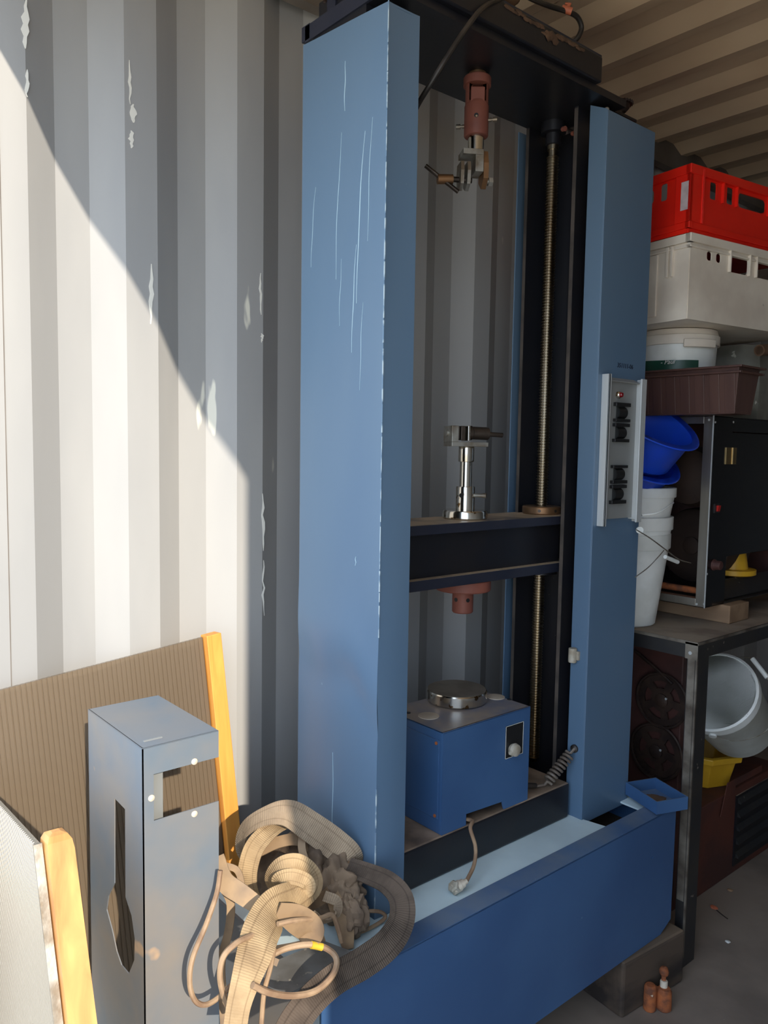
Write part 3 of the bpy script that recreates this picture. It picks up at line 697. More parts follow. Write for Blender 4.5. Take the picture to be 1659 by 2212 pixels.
for px, py, ry in ((926, 1546, .026), (1071, 1505, .024)):
    p = at(px, py, Z=z1+.001)
    MB().lathe([(ry, 0), (ry, .0015), (ry-.002, .002)], (p.x, p.y, z1), n=28).build('hole_plug', 'cream', lb)
for px, py in ((882, 1540), (1100, 1511), (1040, 1490)):
    p = at(px, py, Z=z1); MB().disc((p.x, p.y, z1), (0, 0, 1), .006, .0012, 12).build('screw_cap', 'blackplastic', lb)
pl = [at(px, py, X=x1+.001) for px, py in ((1093, 1570), (1131, 1558), (1131, 1632), (1092, 1640))]
ya, yb_, za, zb_ = pl[0].y, pl[1].y, pl[3].z, pl[0].z
o = MB().box(x1, x1+.0012, ya, yb_, za, zb_).build('name_plate', 'blackplastic', lb)
b = MB()
for q in ((ya, ya+.0012, za, zb_), (yb_-.0012, yb_, za, zb_), (ya, yb_, za, za+.0012), (ya, yb_, zb_-.0012, zb_)): b.box(x1+.0012, x1+.0018, *q)
b.build('plate_border', 'print', o)
p = at(1112, 1620, X=x1+.012)
b = MB(); b.lathe([(.012, 0), (.015, .004), (.017, .010), (.015, .018), (.008, .021), (0, .0215)], (x1+.001, p.y, p.z), (1, 0, 0), n=18); b.blob((x1+.012, p.y+.010, p.z), (.008, .010, .009), .2, 2, 4, 2); b.blob((x1+.012, p.y-.010, p.z-.003), (.008, .010, .009), .2, 2, 8, 2)
b.build('cable_gland', 'knob', lb)
pts = [V(.455, 1.352, .605), V(.486, 1.352, .612), at(1016, 1790, X=.50), at(1027, 1830, X=.515), at(1024, 1868, X=.535), at(1008, 1903, X=.555)]
b = MB(); b.tube(cr(pts, 8), .0046, 10); b.build('plug_cable', 'cable_beige', lb)
p0 = pts[-1]; p1 = at(978, 1922, Z=.513); dd = (p1-p0).normalized()
b = MB(); b.tube([p0, p0+dd*.008, p0+dd*.009, p0+dd*.018, p0+dd*.019, p0+dd*.040], [.0062, .0068, .0098, .0105, .0125, .0125], 12); b.build('plug', 'cream', lb)
MB().lathe([(.014, 0), (.014, .012), (.011, .016)], p0+dd*.03+V(0, 0, -.002), (dd.x, dd.y, .9), n=6).build('plug_lever', 'knob', lb)

# ================================================================== blue parts tray on the base
def frame_box(mb, corners_b, corners_t, th, floor=.004):
    """open tray from 4 bottom and 4 top corners (same order)"""
    cb = [Vector(q) for q in corners_b]; ct = [Vector(q) for q in corners_t]
    mid_b = sum(cb, V(0, 0, 0))/4; mid_t = sum(ct, V(0, 0, 0))/4
    ib = [q+(mid_b-q).normalized()*th*1.4+V(0, 0, floor) for q in cb]; it = [q+(mid_t-q).normalized()*th*1.4 for q in ct]
    vs = cb+ct+ib+it; fs = [(3, 2, 1, 0), (8, 9, 10, 11)]
    for i in range(4):
        j = (i+1) % 4
        fs += [(i, j, 4+j, 4+i), (8+i, 12+i, 12+j, 8+j), (4+i, 4+j, 12+j, 12+i)]
    mb.add(vs, fs); return mb
zb0 = .5165
cb = [at(1418, 1760, Z=zb0), at(1481, 1749, Z=zb0)]
e1 = (cb[1]-cb[0]); e1n = e1.normalized(); e2n = V(-e1n.y, e1n.x, 0)
cb = [cb[0], cb[0]+e1n*.105, cb[0]+e1n*.105+e2n*.135, cb[0]+e2n*.135]
ct = [q+V(0, 0, .036) for q in cb]
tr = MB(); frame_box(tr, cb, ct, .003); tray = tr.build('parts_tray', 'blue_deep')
tag(tray, 'small open blue metal tray at the far end of the machine base', 'tray')
b = MB(); m_ = sum(cb, V(0, 0, 0))/4
b.blob(m_+V(0, 0, .006), (.034, .03, .004), .4, 2, 3, 3); b.build('dust_heap', 'dustlump', tray)

# ================================================================== removed machine cover standing in the sun
hx0, hx1, hy0, hy1, hz = .27, .52, .517, .657, 1.0
hc = thing('machine_cover', 'dusty blue-grey sheet metal cover with keyhole slot and square notch, standing in the sun', 'cover', ((hx0+hx1)/2, (hy0+hy1)/2, 0))
slot = [(247, 1724), (270, 1748), (271, 1938), (284, 1978), (291, 2028), (290, 2074), (278, 2104), (262, 2085), (252, 2056), (242, 2010), (230, 1965), (234, 1935), (247, 1908)]
sl2 = [(at(x, y_, Y=hy0).x, at(x, y_, Y=hy0).z) for x, y_ in slot]
b = MB(); b.plate([(hx0, 0), (hx1, 0), (hx1, hz), (hx0, hz)], [sl2], (0, hy0+.001, 0), (1, 0, 0), (0, 0, 1), .002)
nl = at(332, 1700, X=hx1).y; nzt = at(402, 1654, X=hx1).z; nzb = at(402, 1752, X=hx1).z
b.plate([(hy0, 0), (hy1, 0), (hy1, nzb), (nl, nzb), (nl, nzt), (hy1, nzt), (hy1, hz), (hy0, hz)], [], (hx1-.001, 0, 0), (0, 1, 0), (0, 0, 1), .002)
b.box(hx0, hx1, hy0, hy1, hz-.002, hz)
b.box(hx0, hx0+.002, hy0, hy0+.03, 0, hz)
sh = b.build('shell', 'blue_dusty', hc, bevel=.0008)
MB().box(hx1-.03, hx1-.026, nl-.005, nl+.028, nzb-.05, nzt+.05).build('inner_bracket', 'panelgrey', hc)
for px, py in ((420, 1645), (327, 1724), (420, 1758)):
    p = at(px, py, X=hx1)
    o = MB().lathe([(.0058, 0), (.0055, .0012), (.003, .0026), (0, .003)], (hx1, p.y, p.z), (1, 0, 0), n=18).build('screw_head', 'cream', hc)

# ================================================================== framed polycarbonate panel against the wall
e = V(0, .9952, .098); dn = V(.085, .062, -.9945).normalized(); nn = e.cross(dn); nn = nn if nn.x > 0 else -nn; nn.normalize()
TR = V(.05, .905, 1.049)
pp = thing('polycarbonate_panel', 'brownish twin-wall polycarbonate sheet with an orange pine batten, leaning on the sunlit wall', 'panel', (.14, .65, 0))
def ribbed_sheet(org, ee, dd, nrm, wdt, hgt, th, pitch):
    vs = []; fs = []; k = 0; n_ = int(wdt/pitch)
    pr = []
    for i in range(n_):
        s0 = i*pitch; pr += [(s0, th/2), (s0+pitch*.72, th/2), (s0+pitch*.78, th/2-.0022), (s0+pitch*.94, th/2-.0022)]
    pr.append((n_*pitch, th/2))
    pts = pr+[(q, -h) for q, h in pr[::-1]]
    N_ = len(pts)
    for t in (0, hgt):
        for q, h in pts: vs.append(org+ee*q+nrm*h+dd*t)
    for i in range(N_): fs.append((i, (i+1) % N_, N_+(i+1) % N_, N_+i))
    L2 = len(pr)
    for o_ in (0, N_):
        for i in range(L2-1): fs.append((o_+i, o_+i+1, o_+N_-2-i, o_+N_-1-i))
    return vs, fs
vs, fs = ribbed_sheet(TR-e*.66, e, dn, nn, .623, 1.04, .010, .0105)
MB().add(vs, fs).build('sheet', 'poly', pp)
b = MB(); b.hexa([TR-e*a_+dn*d_+nn*h_ for a_ in (.038, 0) for d_ in (-.004, 1.05) for h_ in (-.010, .024)])
b.build('batten', 'pine', pp, bevel=.002)
b = MB(); b.hexa([TR-e*a_+dn*d_+nn*h_ for a_ in (.66, .04) for d_ in (.375, .42) for h_ in (-.034, -.0065)])
M['pine_cross'] = wood_mat('pine_crossbar', c(190, 136, 84), c(164, 112, 66), (1, .08, 1))
b.build('cross_batten', 'pine_cross', pp, bevel=.002)
b = MB(); b.hexa([TR-e*a_+dn*d_+nn*h_ for a_ in (.66, .04) for d_ in (.98, 1.035) for h_ in (-.034, -.0065)])
b.build('cross_batten', 'pine_cross', pp, bevel=.002)
# second, nearer frame
A = at(80, 1822, X=.55); pd = V(.40, -.02, -.90).normalized()
C0 = at(0, 1735, Y=A.y+.012); te = (C0-A).normalized(); n2 = te.cross(pd).normalized()
if n2.y > 0: n2 = -n2
Ht = A.z/(-pd.z)
p2 = thing('small_framed_panel', 'pale twin-wall sheet on a rounded pine post at the container doorway', 'panel', (A.x+pd.x*Ht, A.y, 0))
vs, fs = ribbed_sheet(A, te, pd, n2, .46, Ht*.985, .008, .0090)
MB().add(vs, fs).build('sheet', 'poly2', p2)
MB().hexa([A+te*a_+pd*d_+n2*h_ for a_ in (-.004, .0) for d_ in (0, Ht*.985) for h_ in (-.006, .006)]).build('edge_profile', 'cast', p2)
q0 = A-n2*.022; sx = te*-.001
b = MB(); pr = []
wv = n2*-1
for d_, hw in ((-.012, .006), (-.009, .013), (-.001, .0175), (.012, .019), (Ht*.985, .019)):
    pr.append([A+wv*(.008+.0)+te*(-.002)+pd*d_+wv*(.0+.019+s1*hw)+te*s2*.022*(hw/.019) for s1, s2 in ((-1, -1), (1, -1), (1, 1), (-1, 1))])
vs = [q for r_ in pr for q in r_]; fs = [(0, 1, 2, 3), tuple(len(vs)-4+i for i in (3, 2, 1, 0))]
for i in range(len(pr)-1):
    for k in range(4): fs.append((i*4+k, i*4+(k+1) % 4, i*4+4+(k+1) % 4, i*4+4+k))
b.add(vs, fs); M['pine2'] = wood_mat('pine_post', c(222, 164, 96), c(186, 126, 70), (.6, 1, .1)); b.build('post', 'pine2', p2)
b = MB(); b.hexa([A+te*a_+pd*d_+n2*h_ for a_ in (.02, .45) for d_ in (.36, .40) for h_ in (-.034, -.005)]); b.build('cross_batten', 'pine_cross', p2)

# ================================================================== heap of straps and cables on the near end of the base
NC = V(.70, -.52, .48)
def strap(name, pts, wd, m, label, cat='strap', nrm=None, th=.0032, curl=0.0, n=8, parent=None):
    b = MB(); b.ribbon(pts, wd, th, nrm if nrm else NC, n=n, curl=curl)
    o = b.build(name, m, parent)
    if parent is None: tag(o, label, cat, {'webbing_strap': 'webbing straps in the heap', 'flat_band': 'flat bands in the heap'}.get(name))
    return o
strap('webbing_strap', [at(548, 1862, X=.33), at(520, 1838, X=.32), at(528, 1792, X=.33), at(572, 1762, X=.36), at(622, 1756, X=.39), at(672, 1786, X=.42), at(724, 1824, X=.45), at(757, 1856, X=.47), at(752, 1890, X=.44), at(720, 1905, X=.38)],
      [.030, .036, .044, .050, .056, .060, .062, .058, .05, .04], 'web_mid', 'wide grey-beige webbing strap arched over the top of the heap',
      nrm=[V(.2, -.9, .2), V(.1, -.9, .3), V(.0, -.7, .7), V(.2, -.4, .9), V(.5, -.5, .75), V(.7, -.5, .5), V(.75, -.5, .45), V(.8, -.3, .2), V(.9, -.1, -.3), V(.9, 0, -.3)], curl=-.03)
strap('webbing_strap', [at(640, 1782, X=.34), at(598, 1786, X=.37), at(556, 1822, X=.39), at(538, 1866, X=.40), at(536, 1910, X=.40), at(552, 1950, X=.39)], [.030, .036, .040, .040, .038, .03], 'web_light',
      'light tan webbing loop curling down on the sunny left of the heap', nrm=[V(.3, -.5, .8), V(.4, -.6, .7), V(.6, -.7, .3), V(.7, -.7, .1), V(.7, -.7, 0), V(.7, -.6, -.1)], curl=.05)
strap('webbing_strap', [at(610, 1935, X=.44), at(588, 1906, X=.46), at(606, 1874, X=.485), at(640, 1868, X=.50), at(668, 1888, X=.51), at(672, 1915, X=.52), at(640, 1938, X=.535), at(596, 1962, X=.56), at(566, 2010, X=.60), at(548, 2065, X=.63), at(530, 2120, X=.65), at(515, 2175, X=.66), at(505, 2240, X=.67)],
      [.03, .036, .040, .042, .044, .048, .060, .070, .068, .060, .048, .040, .038], 'web_light', 'broad light tan webbing strap knotted and hanging down in front of the heap',
      nrm=[V(.5, -.7, .4), V(.5, -.8, .2), V(.5, -.5, .7), V(.6, -.5, .6), V(.8, -.2, .5), V(.8, -.3, .3), V(.7, -.6, .4), V(.75, -.6, .3), V(.75, -.6, .2), V(.75, -.6, .15), V(.75, -.6, .1), V(.75, -.6, .1), V(.75, -.6, .1)], curl=-.06)
strap('webbing_strap', [at(618, 1925, X=.47), at(600, 1903, X=.49), at(628, 1893, X=.515), at(662, 1905, X=.53), at(664, 1925, X=.53), at(640, 1925, X=.52)], [.02, .026, .028, .028, .026, .02], 'web_light',
      'short light webbing turn wound round the knot of the hanging strap', nrm=[V(.5, -.7, .3), V(.6, -.7, .3), V(.7, -.5, .5), V(.8, -.3, .5), V(.8, -.4, 0), V(.7, -.5, -.2)], curl=.02)
strap('webbing_strap', [at(752, 1872, X=.48), at(795, 1888, X=.53), at(838, 1908, X=.575), at(866, 1942, X=.61), at(866, 1990, X=.635), at(838, 2038, X=.65), at(786, 2078, X=.655), at(724, 2114, X=.66), at(672, 2160, X=.665), at(632, 2216, X=.67), at(600, 2290, X=.68)],
      [.036, .042, .046, .050, .052, .054, .054, .052, .052, .054, .054], 'web_dark', 'dark oily webbing strap looping off the heap and down over the base front',
      nrm=[V(.5, -.5, .7), V(.5, -.4, .8), V(.5, -.4, .8), V(.6, -.4, .7), V(.7, -.3, .65), V(.75, -.4, .55), V(.75, -.5, .5), V(.75, -.5, .45), V(.75, -.5, .4), V(.75, -.5, .4), V(.75, -.5, .4)], curl=.05, th=.004)
strap('flat_band', [at(470, 1850, X=.44), at(484, 1902, X=.47), at(520, 1930, X=.50), at(566, 1962, X=.53)], [.026, .036, .036, .030], 'tan', 'stiff tan flat band lying left of the knotted strap', nrm=[V(.6, -.7, .3)]*4, th=.0025)
strap('flat_band', [at(480, 1868, X=.42), at(512, 1880, X=.43), at(523, 1915, X=.45), at(520, 1945, X=.46)], .012, 'tan', 'narrow bent tan band behind the stiff flat band', nrm=[V(.5, -.7, .5)]*4)
strap('leather_tab', [at(716, 1930, X=.49), at(732, 1968, X=.52), at(746, 2012, X=.545), at(752, 2050, X=.56)], [.028, .034, .034, .022], 'leather', 'brown leather-like tab hanging at the right of the heap', cat='tab', nrm=[V(.7, -.5, .5)]*4, th=.006, curl=-.06)
strap('leather_flap', [at(600, 1968, X=.57), at(640, 1985, X=.58), at(672, 2010, X=.59), at(664, 2038, X=.595)], [.03, .05, .05, .034], 'leather', 'pale folded leather flap in the middle of the heap', cat='flap', nrm=[V(.6, -.6, .5)]*4, th=.003)
strap('flat_band', [at(478, 1912, X=.43), at(498, 1950, X=.44), at(494, 2010, X=.45), at(478, 2080, X=.46), at(482, 2160, X=.48), at(486, 2230, X=.5)], .016, 'tan', 'long tan flat band hanging behind the cable loops', nrm=[V(.6, -.7, .1)]*6)
strap('flat_band', [at(600, 2080, X=.575), at(560, 2060, X=.56), at(640, 2042, X=.58), at(700, 2026, X=.56)], .012, 'tan', 'tan flat band crossing under the yellow-taped cable', nrm=[V(.6, -.5, .6)]*4)
strap('flat_band', [at(560, 1838, X=.36), at(606, 1818, X=.38), at(650, 1816, X=.40), at(700, 1850, X=.43)], .024, 'leather', 'brown flat band under the arched grey strap', nrm=[V(.4, -.6, .6)]*4)
strap('flat_band', [at(655, 1790, X=.39), at(652, 1830, X=.42), at(664, 1868, X=.44), at(690, 1900, X=.46)], .016, 'tan', 'narrow tan band dropping below the arched grey strap', nrm=[V(.7, -.6, .2)]*4)
strap('flat_band', [at(712, 1846, X=.44), at(722, 1880, X=.465), at(712, 1925, X=.49), at(676, 1952, X=.51), at(640, 1960, X=.52)], .022, 'leather', 'brown band curling through the right of the heap', nrm=[V(.7, -.6, .3)]*5, curl=.04)
strap('webbing_strap', [at(700, 1935, X=.51), at(728, 1948, X=.53), at(726, 1976, X=.54), at(700, 1990, X=.55), at(672, 1975, X=.55)], .020, 'web_mid', 'small curled greyish webbing end between knot and leather tab', nrm=[V(.8, -.3, .4), V(.9, 0, .2), V(.8, -.3, -.2), V(.6, -.5, -.4), V(.5, -.6, .2)])
b = MB(); b.blob((.39, .95, .585), (.075, .055, .08), .32, 1.6, 5.3, 5); b.blob((.455, .965, .575), (.06, .045, .06), .36, 1.8, 9.1, 5); b.blob((.33, .91, .565), (.07, .06, .07), .32, 1.7, 2.2, 5)
zmin = min(q.z for q in b.v)
for q in b.v: q.z = max(q.z, .5005)
tag(b.build('dirty_rag', 'rag'), 'crumpled dirty grey-brown cloth in the middle of the strap heap', 'rag')
b = MB(); b.blob((.525, .955, .545), (.034, .030, .042), .35, 1.8, 14.2, 4)
for q in b.v: q.z = max(q.z, .5005)
tag(b.build('rope_wad', 'rag'), 'small wad of frayed cloth beside the leather tab', 'rag')
def cable(name, pts, r, m, label, cat='cable', parent=None):
    b = MB(); b.tube(cr(pts, 8), r, 8); o = b.build(name, m, parent)
    if parent is None: tag(o, label, cat, {'loop_cable': 'cable loops in the heap', 'thin_cord': 'cords in the heap'}.get(name))
    return o
cable('loop_cable', [at(476, 1880, X=.545), at(468, 1930, X=.55), at(444, 2000, X=.56), at(416, 2070, X=.575), at(410, 2125, X=.58), at(422, 2162, X=.585), at(446, 2170, X=.585), at(478, 2150, X=.58), at(500, 2128, X=.58)], .0046, 'cable_beige', 'dusty beige cable loop hanging in front of the blue-grey cover')
cable('loop_cable', [at(545, 2020, X=.60), at(512, 2036, X=.61), at(484, 2064, X=.61), at(475, 2100, X=.61), at(480, 2140, X=.61), at(496, 2180, X=.61), at(516, 2222, X=.61)], .0052, 'cable_beige', 'dusty beige cable curving down left of the hanging strap')
o = cable('loop_cable', [at(546, 2128, X=.665), at(580, 2144, X=.67), at(630, 2151, X=.672), at(682, 2140, X=.672), at(720, 2104, X=.665), at(726, 2070, X=.65), at(704, 2048, X=.635), at(668, 2040, X=.625), at(620, 2048, X=.61), at(580, 2066, X=.60)], .0056, 'cable_beige', 'thick beige cable loop with a yellow tape mark')
b = MB(); b.tube([at(672, 2041, X=.627), at(684, 2043, X=.629), at(696, 2046, X=.633)], .0066, 12); b.build('tape_mark', 'yellow_tape', o)
cable('thin_cord', [at(592, 2050, X=.62), at(584, 2090, X=.64), at(571, 2140, X=.65), at(566, 2190, X=.655), at(563, 2240, X=.66)], .0044, 'cable_beige', 'straight beige cord hanging right of the broad strap', cat='cord')
cable('thin_cord', [at(600, 1996, X=.595), at(640, 1988, X=.595), at(690, 1984, X=.58), at(716, 1976, X=.57), at(728, 1996, X=.57), at(738, 2035, X=.575)], .0046, 'cable_beige', 'beige cord running across the heap to the leather tab', cat='cord')
cable('wire_loop', [at(752, 1972, X=.50), at(790, 1968, X=.52), at(822, 1970, X=.53), at(832, 1982, X=.535), at(812, 1998, X=.535), at(778, 2014, X=.535), at(745, 2024, X=.53)], .0040, 'cable_beige', 'small beige wire loop lying on the pale base plate', cat='wire')
cable('steel_rod', [at(752, 1866, X=.47), at(760, 1884, X=.49), at(766, 1900, X=.50)], .0075, 'bronze', 'short brown metal rod poking out at the right of the heap', cat='rod')
b = MB(); pl = [at(545, 2118, Z=.5195), at(560, 2092, Z=.5195), at(700, 2035, Z=.5195), at(762, 2058, Z=.5195), at(700, 2110, Z=.5195), at(620, 2150, Z=.5195)]
b.add([q+V(0, 0, h) for h in (0, .0025) for q in pl], [(0, 1, 2, 3, 4, 5), (11, 10, 9, 8, 7, 6)]+[(i, (i+1) % 6, 6+(i+1) % 6, 6+i) for i in range(6)])
tag(b.build('sheet_metal_scrap', 'plate_grey'), 'flat grey sheet metal piece under the straps at the base corner', 'metal sheet')

# ================================================================== wooden blocks, rusty jack, floor scraps
def block(P0, a_, l_, d_, h_, label):
    u = Vector((a_[0], a_[1], 0)).normalized(); w_ = V(-u.y, u.x, 0)
    b = MB(); b.hexa([V(P0[0], P0[1], z)+u*s_+w_*t for s_ in (0, l_) for t in (0, d_) for z in (0, h_)])
    o = b.build('timber_block', 'darkwood', bevel=.008); tag(o, label, 'block'); return o
block((.648, 1.775), (.02, .219), .27, .42, .1545, 'dark oily timber block under the far end of the machine base')
block((.60, .90), (.0, 1), .2, .38, .1545, 'dark timber block under the near end of the machine base')
jk = thing('rusty_jack', 'small rusty twin-lobed iron fitting with a knob, on the floor before the block', 'iron fitting', (.69, 1.89, 0))
b = MB(); b.lathe([(.015, 0), (.017, .003), (.016, .064), (.013, .071), (0, .072)], (.673, 1.868, 0), n=16); b.box(.668, .684, 1.866, 1.895, .004, .058); b.build('body', 'rust', jk, bevel=.002)
MB().lathe([(.017, 0), (.0205, .004), (.0195, .052), (.015, .060), (0, .061)], (.696, 1.900, 0), n=18).build('cylinder', 'rust', jk)
MB().lathe([(.010, .058), (.010, .076), (.008, .078)], (.692, 1.903, 0), n=14).build('thread', 'cream', jk)
b = MB(); b.lathe([(.006, .076), (.006, .090)], (.69, 1.905, 0), n=12); b.blob((.689, 1.907, .100), (.0125, .0125, .0135), .12, 2, 3, 3); b.build('knob', 'rust', jk)
def scrap(px, py, r, m, nm, label, cat):
    p = at(px, py, Z=0); b = MB(); b.blob(p+V(0, 0, r*.35), (r, r*.7, r*.4), .4, 2, px*.01, 2)
    for q in b.v: q.z = max(q.z, .0005)
    tag(b.build(nm, m), label, cat)
scrap(1543, 1963, .012, 'orange', 'plastic_scrap', 'small orange plastic scrap on the floor by the rack leg', 'scrap')
scrap(1572, 2036, .008, 'print', 'paint_flake', 'tiny white flake on the floor right of the rack leg', 'flake')
scrap(1476, 2072, .008, 'print', 'paint_flake', 'tiny white flake at the foot of the rack leg', 'flake')
scrap(1577, 1925, .010, 'wood_raw', 'wood_chip', 'pale wood chip on the floor by the rusty box', 'chip')
cable('twig', [at(1548, 1966, Z=.004), at(1560, 1976, Z=.006), at(1572, 1985, Z=.004)], .0016, 'cable_black', 'thin dark twig beside the orange scrap', cat='twig')

# ================================================================== steel rack
RX, RY, RZ = .64, 2.097, .964
rk = thing('steel_rack', 'worn black steel rack with a dusty shelf, right of the machine', 'rack', (.34, 2.6, 0))
def leg(x, y_, sx, sy):
    b = MB(); b.box(*sorted((x, x-sx*.030)), *sorted((y_, y_+sy*.003)), 0, RZ-.045); b.box(*sorted((x, x-sx*.003)), *sorted((y_, y_+sy*.066)), 0, RZ-.002)
    o = b.build('leg', 'rack', rk)
    e_ = MB(); e_.box(*sorted((x-sx*.004, x+sx*.0012)), *sorted((y_-sy*.0012, y_+sy*.004)), .03, RZ-.045)
    e_.box(*sorted((x-sx*.0275, x-sx*.006)), *sorted((y_-sy*.0008, y_)), .2, RZ-.046)
    e_.build('worn_edge', 'rack_edge', o)
leg(RX, RY, 1, 1); leg(.04, RY, -1, 1); leg(RX, 3.1, 1, -1); leg(.04, 3.1, -1, -1)
MB().box(.04, RX-.003, RY+.003, 3.097, RZ-.012, RZ).build('shelf_board', 'rack_top', rk)
b = MB(); b.box(.04, RX, RY-.0015, RY+.003, RZ-.046, RZ+.002); b.build('rim', 'rack', rk)
b = MB(); b.box(RX-.003, RX+.0015, RY, 3.1, RZ-.046, RZ+.002); b.build('rim', 'rack', rk)
b = MB(); b.box(.04, RX+.001, RY-.003, RY-.0015, RZ-.006, RZ+.003); b.box(RX+.0015, RX+.003, RY-.003, 3.1, RZ-.005, RZ+.0025); b.build('rim_edge', 'rack_edge', rk)
b = MB(); b.box(RX-.036, RX+.002, RY-.003, RY-.0015, RZ-.048, RZ); b.build('corner_plate', 'rack_edge', rk)
for z in (RZ-.03,): MB().disc((RX-.02, RY-.003, z), (0, -1, 0), .005, .002, 10).build('rivet', 'alu', rk)

# --- stuff under the rack
gm = thing('chain_drive_unit', 'dark maroon machine housing with two greasy sprocket wheels, under the rack', 'machine', (.36, 2.47, 0))
MB().box(.12, .47, 2.335, 2.40, 0.0, .86).build('housing', 'maroon', gm, bevel=.004)
def wheel(px, py, r, nm, teeth):
    p = at(px, py, Y=2.325)
    pts = []
    for k in range(teeth):
        for f, q in ((0, .93), (.3, .95), (.42, 1), (.58, 1), (.7, .95)):
            a = 2*PI*(k+f)/teeth; pts.append((r*q*math.cos(a), r*q*math.sin(a)))
    holes = []
    for k in range(5):
        a0 = 2*PI*k/5+.5; w_ = .42
        holes.append([(r*.72*math.cos(a0+t), r*.72*math.sin(a0+t)) for t in (-w_, -w_/2, 0, w_/2, w_)]+[(r*.45*math.cos(a0+t), r*.45*math.sin(a0+t)) for t in (w_*.8, 0, -w_*.8)])
    b = MB(); b.plate(pts, holes, (p.x, 2.322, p.z), (1, 0, 0), (0, 0, 1), .006); o = b.build('sprocket_wheel', 'chainring', gm)
    MB().lathe([(r*.36, 0), (r*.36, .008), (r*.25, .012), (r*.25, .02), (r*.12, .024), (0, .024)], (p.x, 2.332, p.z), (0, -1, 0), n=24).build('hub', 'chainring', o)
    b = MB()
    ring = [V(p.x+r*1.0*math.cos(2*PI*k/48), 2.316, p.z+r*1.0*math.sin(2*PI*k/48)) for k in range(48)]
    b.tube(ring, .005, 6, closed=True); b.build('chain', 'chainring', o)
    MB().disc((p.x+.02, 2.31, p.z+.012), (0, -1, 0), .004, .003, 8).build('bolt', 'alu', o)
wheel(1432, 1512, .088, 'a', 40); wheel(1420, 1622, .090, 'b', 42)
b = MB(); b.tube([at(1370, 1405, Y=2.32), at(1412, 1440, Y=2.315), at(1452, 1478, Y=2.315)], .005, 6); b.build('chain_run', 'chainring', gm)

rb = thing('rusty_box', 'rusty brown sheet metal cabinet with black louvre bars on the floor under the rack', 'cabinet', (.3, 2.75, 0))
MB().box(.08, .48, 2.46, 3.08, 0, .315).build('body', 'rustbox', rb, bevel=.004)
MB().box(.4805, .485, 2.72, 3.06, .03, .29).build('grille_back', 'black', rb)
for z in (.06, .11, .16, .21, .26):
    b = MB(); b.hexa([(.485, 2.73, z), (.485, 2.73, z+.02), (.485, 3.05, z), (.485, 3.05, z+.02), (.497, 2.73, z), (.497, 2.73, z+.004), (.497, 3.05, z), (.497, 3.05, z+.004)]); b.build('louvre_bar', 'rack', rb)
b = MB(); b.plate([(2.66, .30), (2.70, .30), (2.70, .335), (2.90, .335), (2.90, .36), (2.64, .36), (2.60, .25), (2.635, .25)], [], (.487, 0, 0), (0, 1, 0), (0, 0, 1), .003); b.build('bent_bracket', 'rustbox', rb)

def vessel(prof_out, th, n=32):
    """closed profile of an open vessel from its outer profile (r, h from bottom up)"""
    inner = [(max(r-th, .001), h+(th if i == 0 else 0)) for i, (r, h) in enumerate(prof_out)]
    return [(0, prof_out[0][1])]+prof_out+inner[::-1]+[(0, prof_out[0][1]+th)]
ty = at(1596, 1650, X=.42)
b = MB(); b.lathe(vessel([(.115, 0), (.140, .095), (.160, .098), (.163, .120), (.148, .122)], .004), (.335, 2.72, .316), n=8, smooth=False)
yt = tag(b.build('yellow_tub', 'yellowplastic', bevel=.003), 'yellow plastic tub under the tilted white bucket', 'tub')
# tilted bucket
O = at(1541, 1492, X=.50); dvw = (O-CAM).normalized(); axis = (-dvw*.74-rt*.40+up*.53).normalized()
Lb = .275; Bc = O-axis*Lb
tb = thing('tilted_bucket', 'cloudy white plastic bucket lying tilted in the yellow tub under the rack', 'bucket', tuple(Bc))
b = MB(); b.lathe(vessel([(.112, 0), (.116, .004), (.134, Lb-.03), (.137, Lb-.002)], .0025), Bc, axis, n=44); b.build('body', 'bucketclear', tb)
M['bucketinside'] = mat('shade_toned_bucket_inside', c(128, 132, 122), .5, col2=c(104, 108, 98), scale=5)  # darker than the bucket plastic: the shade inside is put into this colour
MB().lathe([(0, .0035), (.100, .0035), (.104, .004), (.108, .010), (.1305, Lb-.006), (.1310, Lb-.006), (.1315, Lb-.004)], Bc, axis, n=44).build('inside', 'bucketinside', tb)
b = MB(); b.lathe([(.135, Lb-.04), (.1385, Lb-.040), (.1385, Lb-.032), (.141, Lb-.030), (.141, Lb-.004), (.1345, Lb), (.1345, Lb-.004)], Bc, axis, n=44); b.build('rim', 'bucketwhite', tb)
hp = []
ez = axis; ex = (rt-axis*rt.dot(axis)).normalized(); ey = ez.cross(ex)
def bp(a, r, h): return Bc+ez*h+(ex*math.cos(a)+ey*math.sin(a))*r
b = MB(); b.tube(cr([bp(-1.95, .143, Lb-.035), bp(-1.5, .152, Lb-.075), bp(-.9, .165, Lb-.10), bp(-.3, .168, Lb-.075), bp(.1, .165, Lb-.05), bp(.5, .168, Lb-.03), bp(.85, .15, Lb-.03)], 8), .0016, 6); hd_ = b.build('wire_handle', 'cast', tb)
b = MB(); b.tube([bp(.08, .166, Lb-.05), bp(.52, .169, Lb-.028)], .008, 10); b.build('handle_grip', 'bucketwhite', hd_)
b = MB(); b.tube([bp(-1.95, .138, Lb-.03), bp(-1.95, .147, Lb-.03)], .012, 12); b.build('handle_lug', 'bucketwhite', tb)

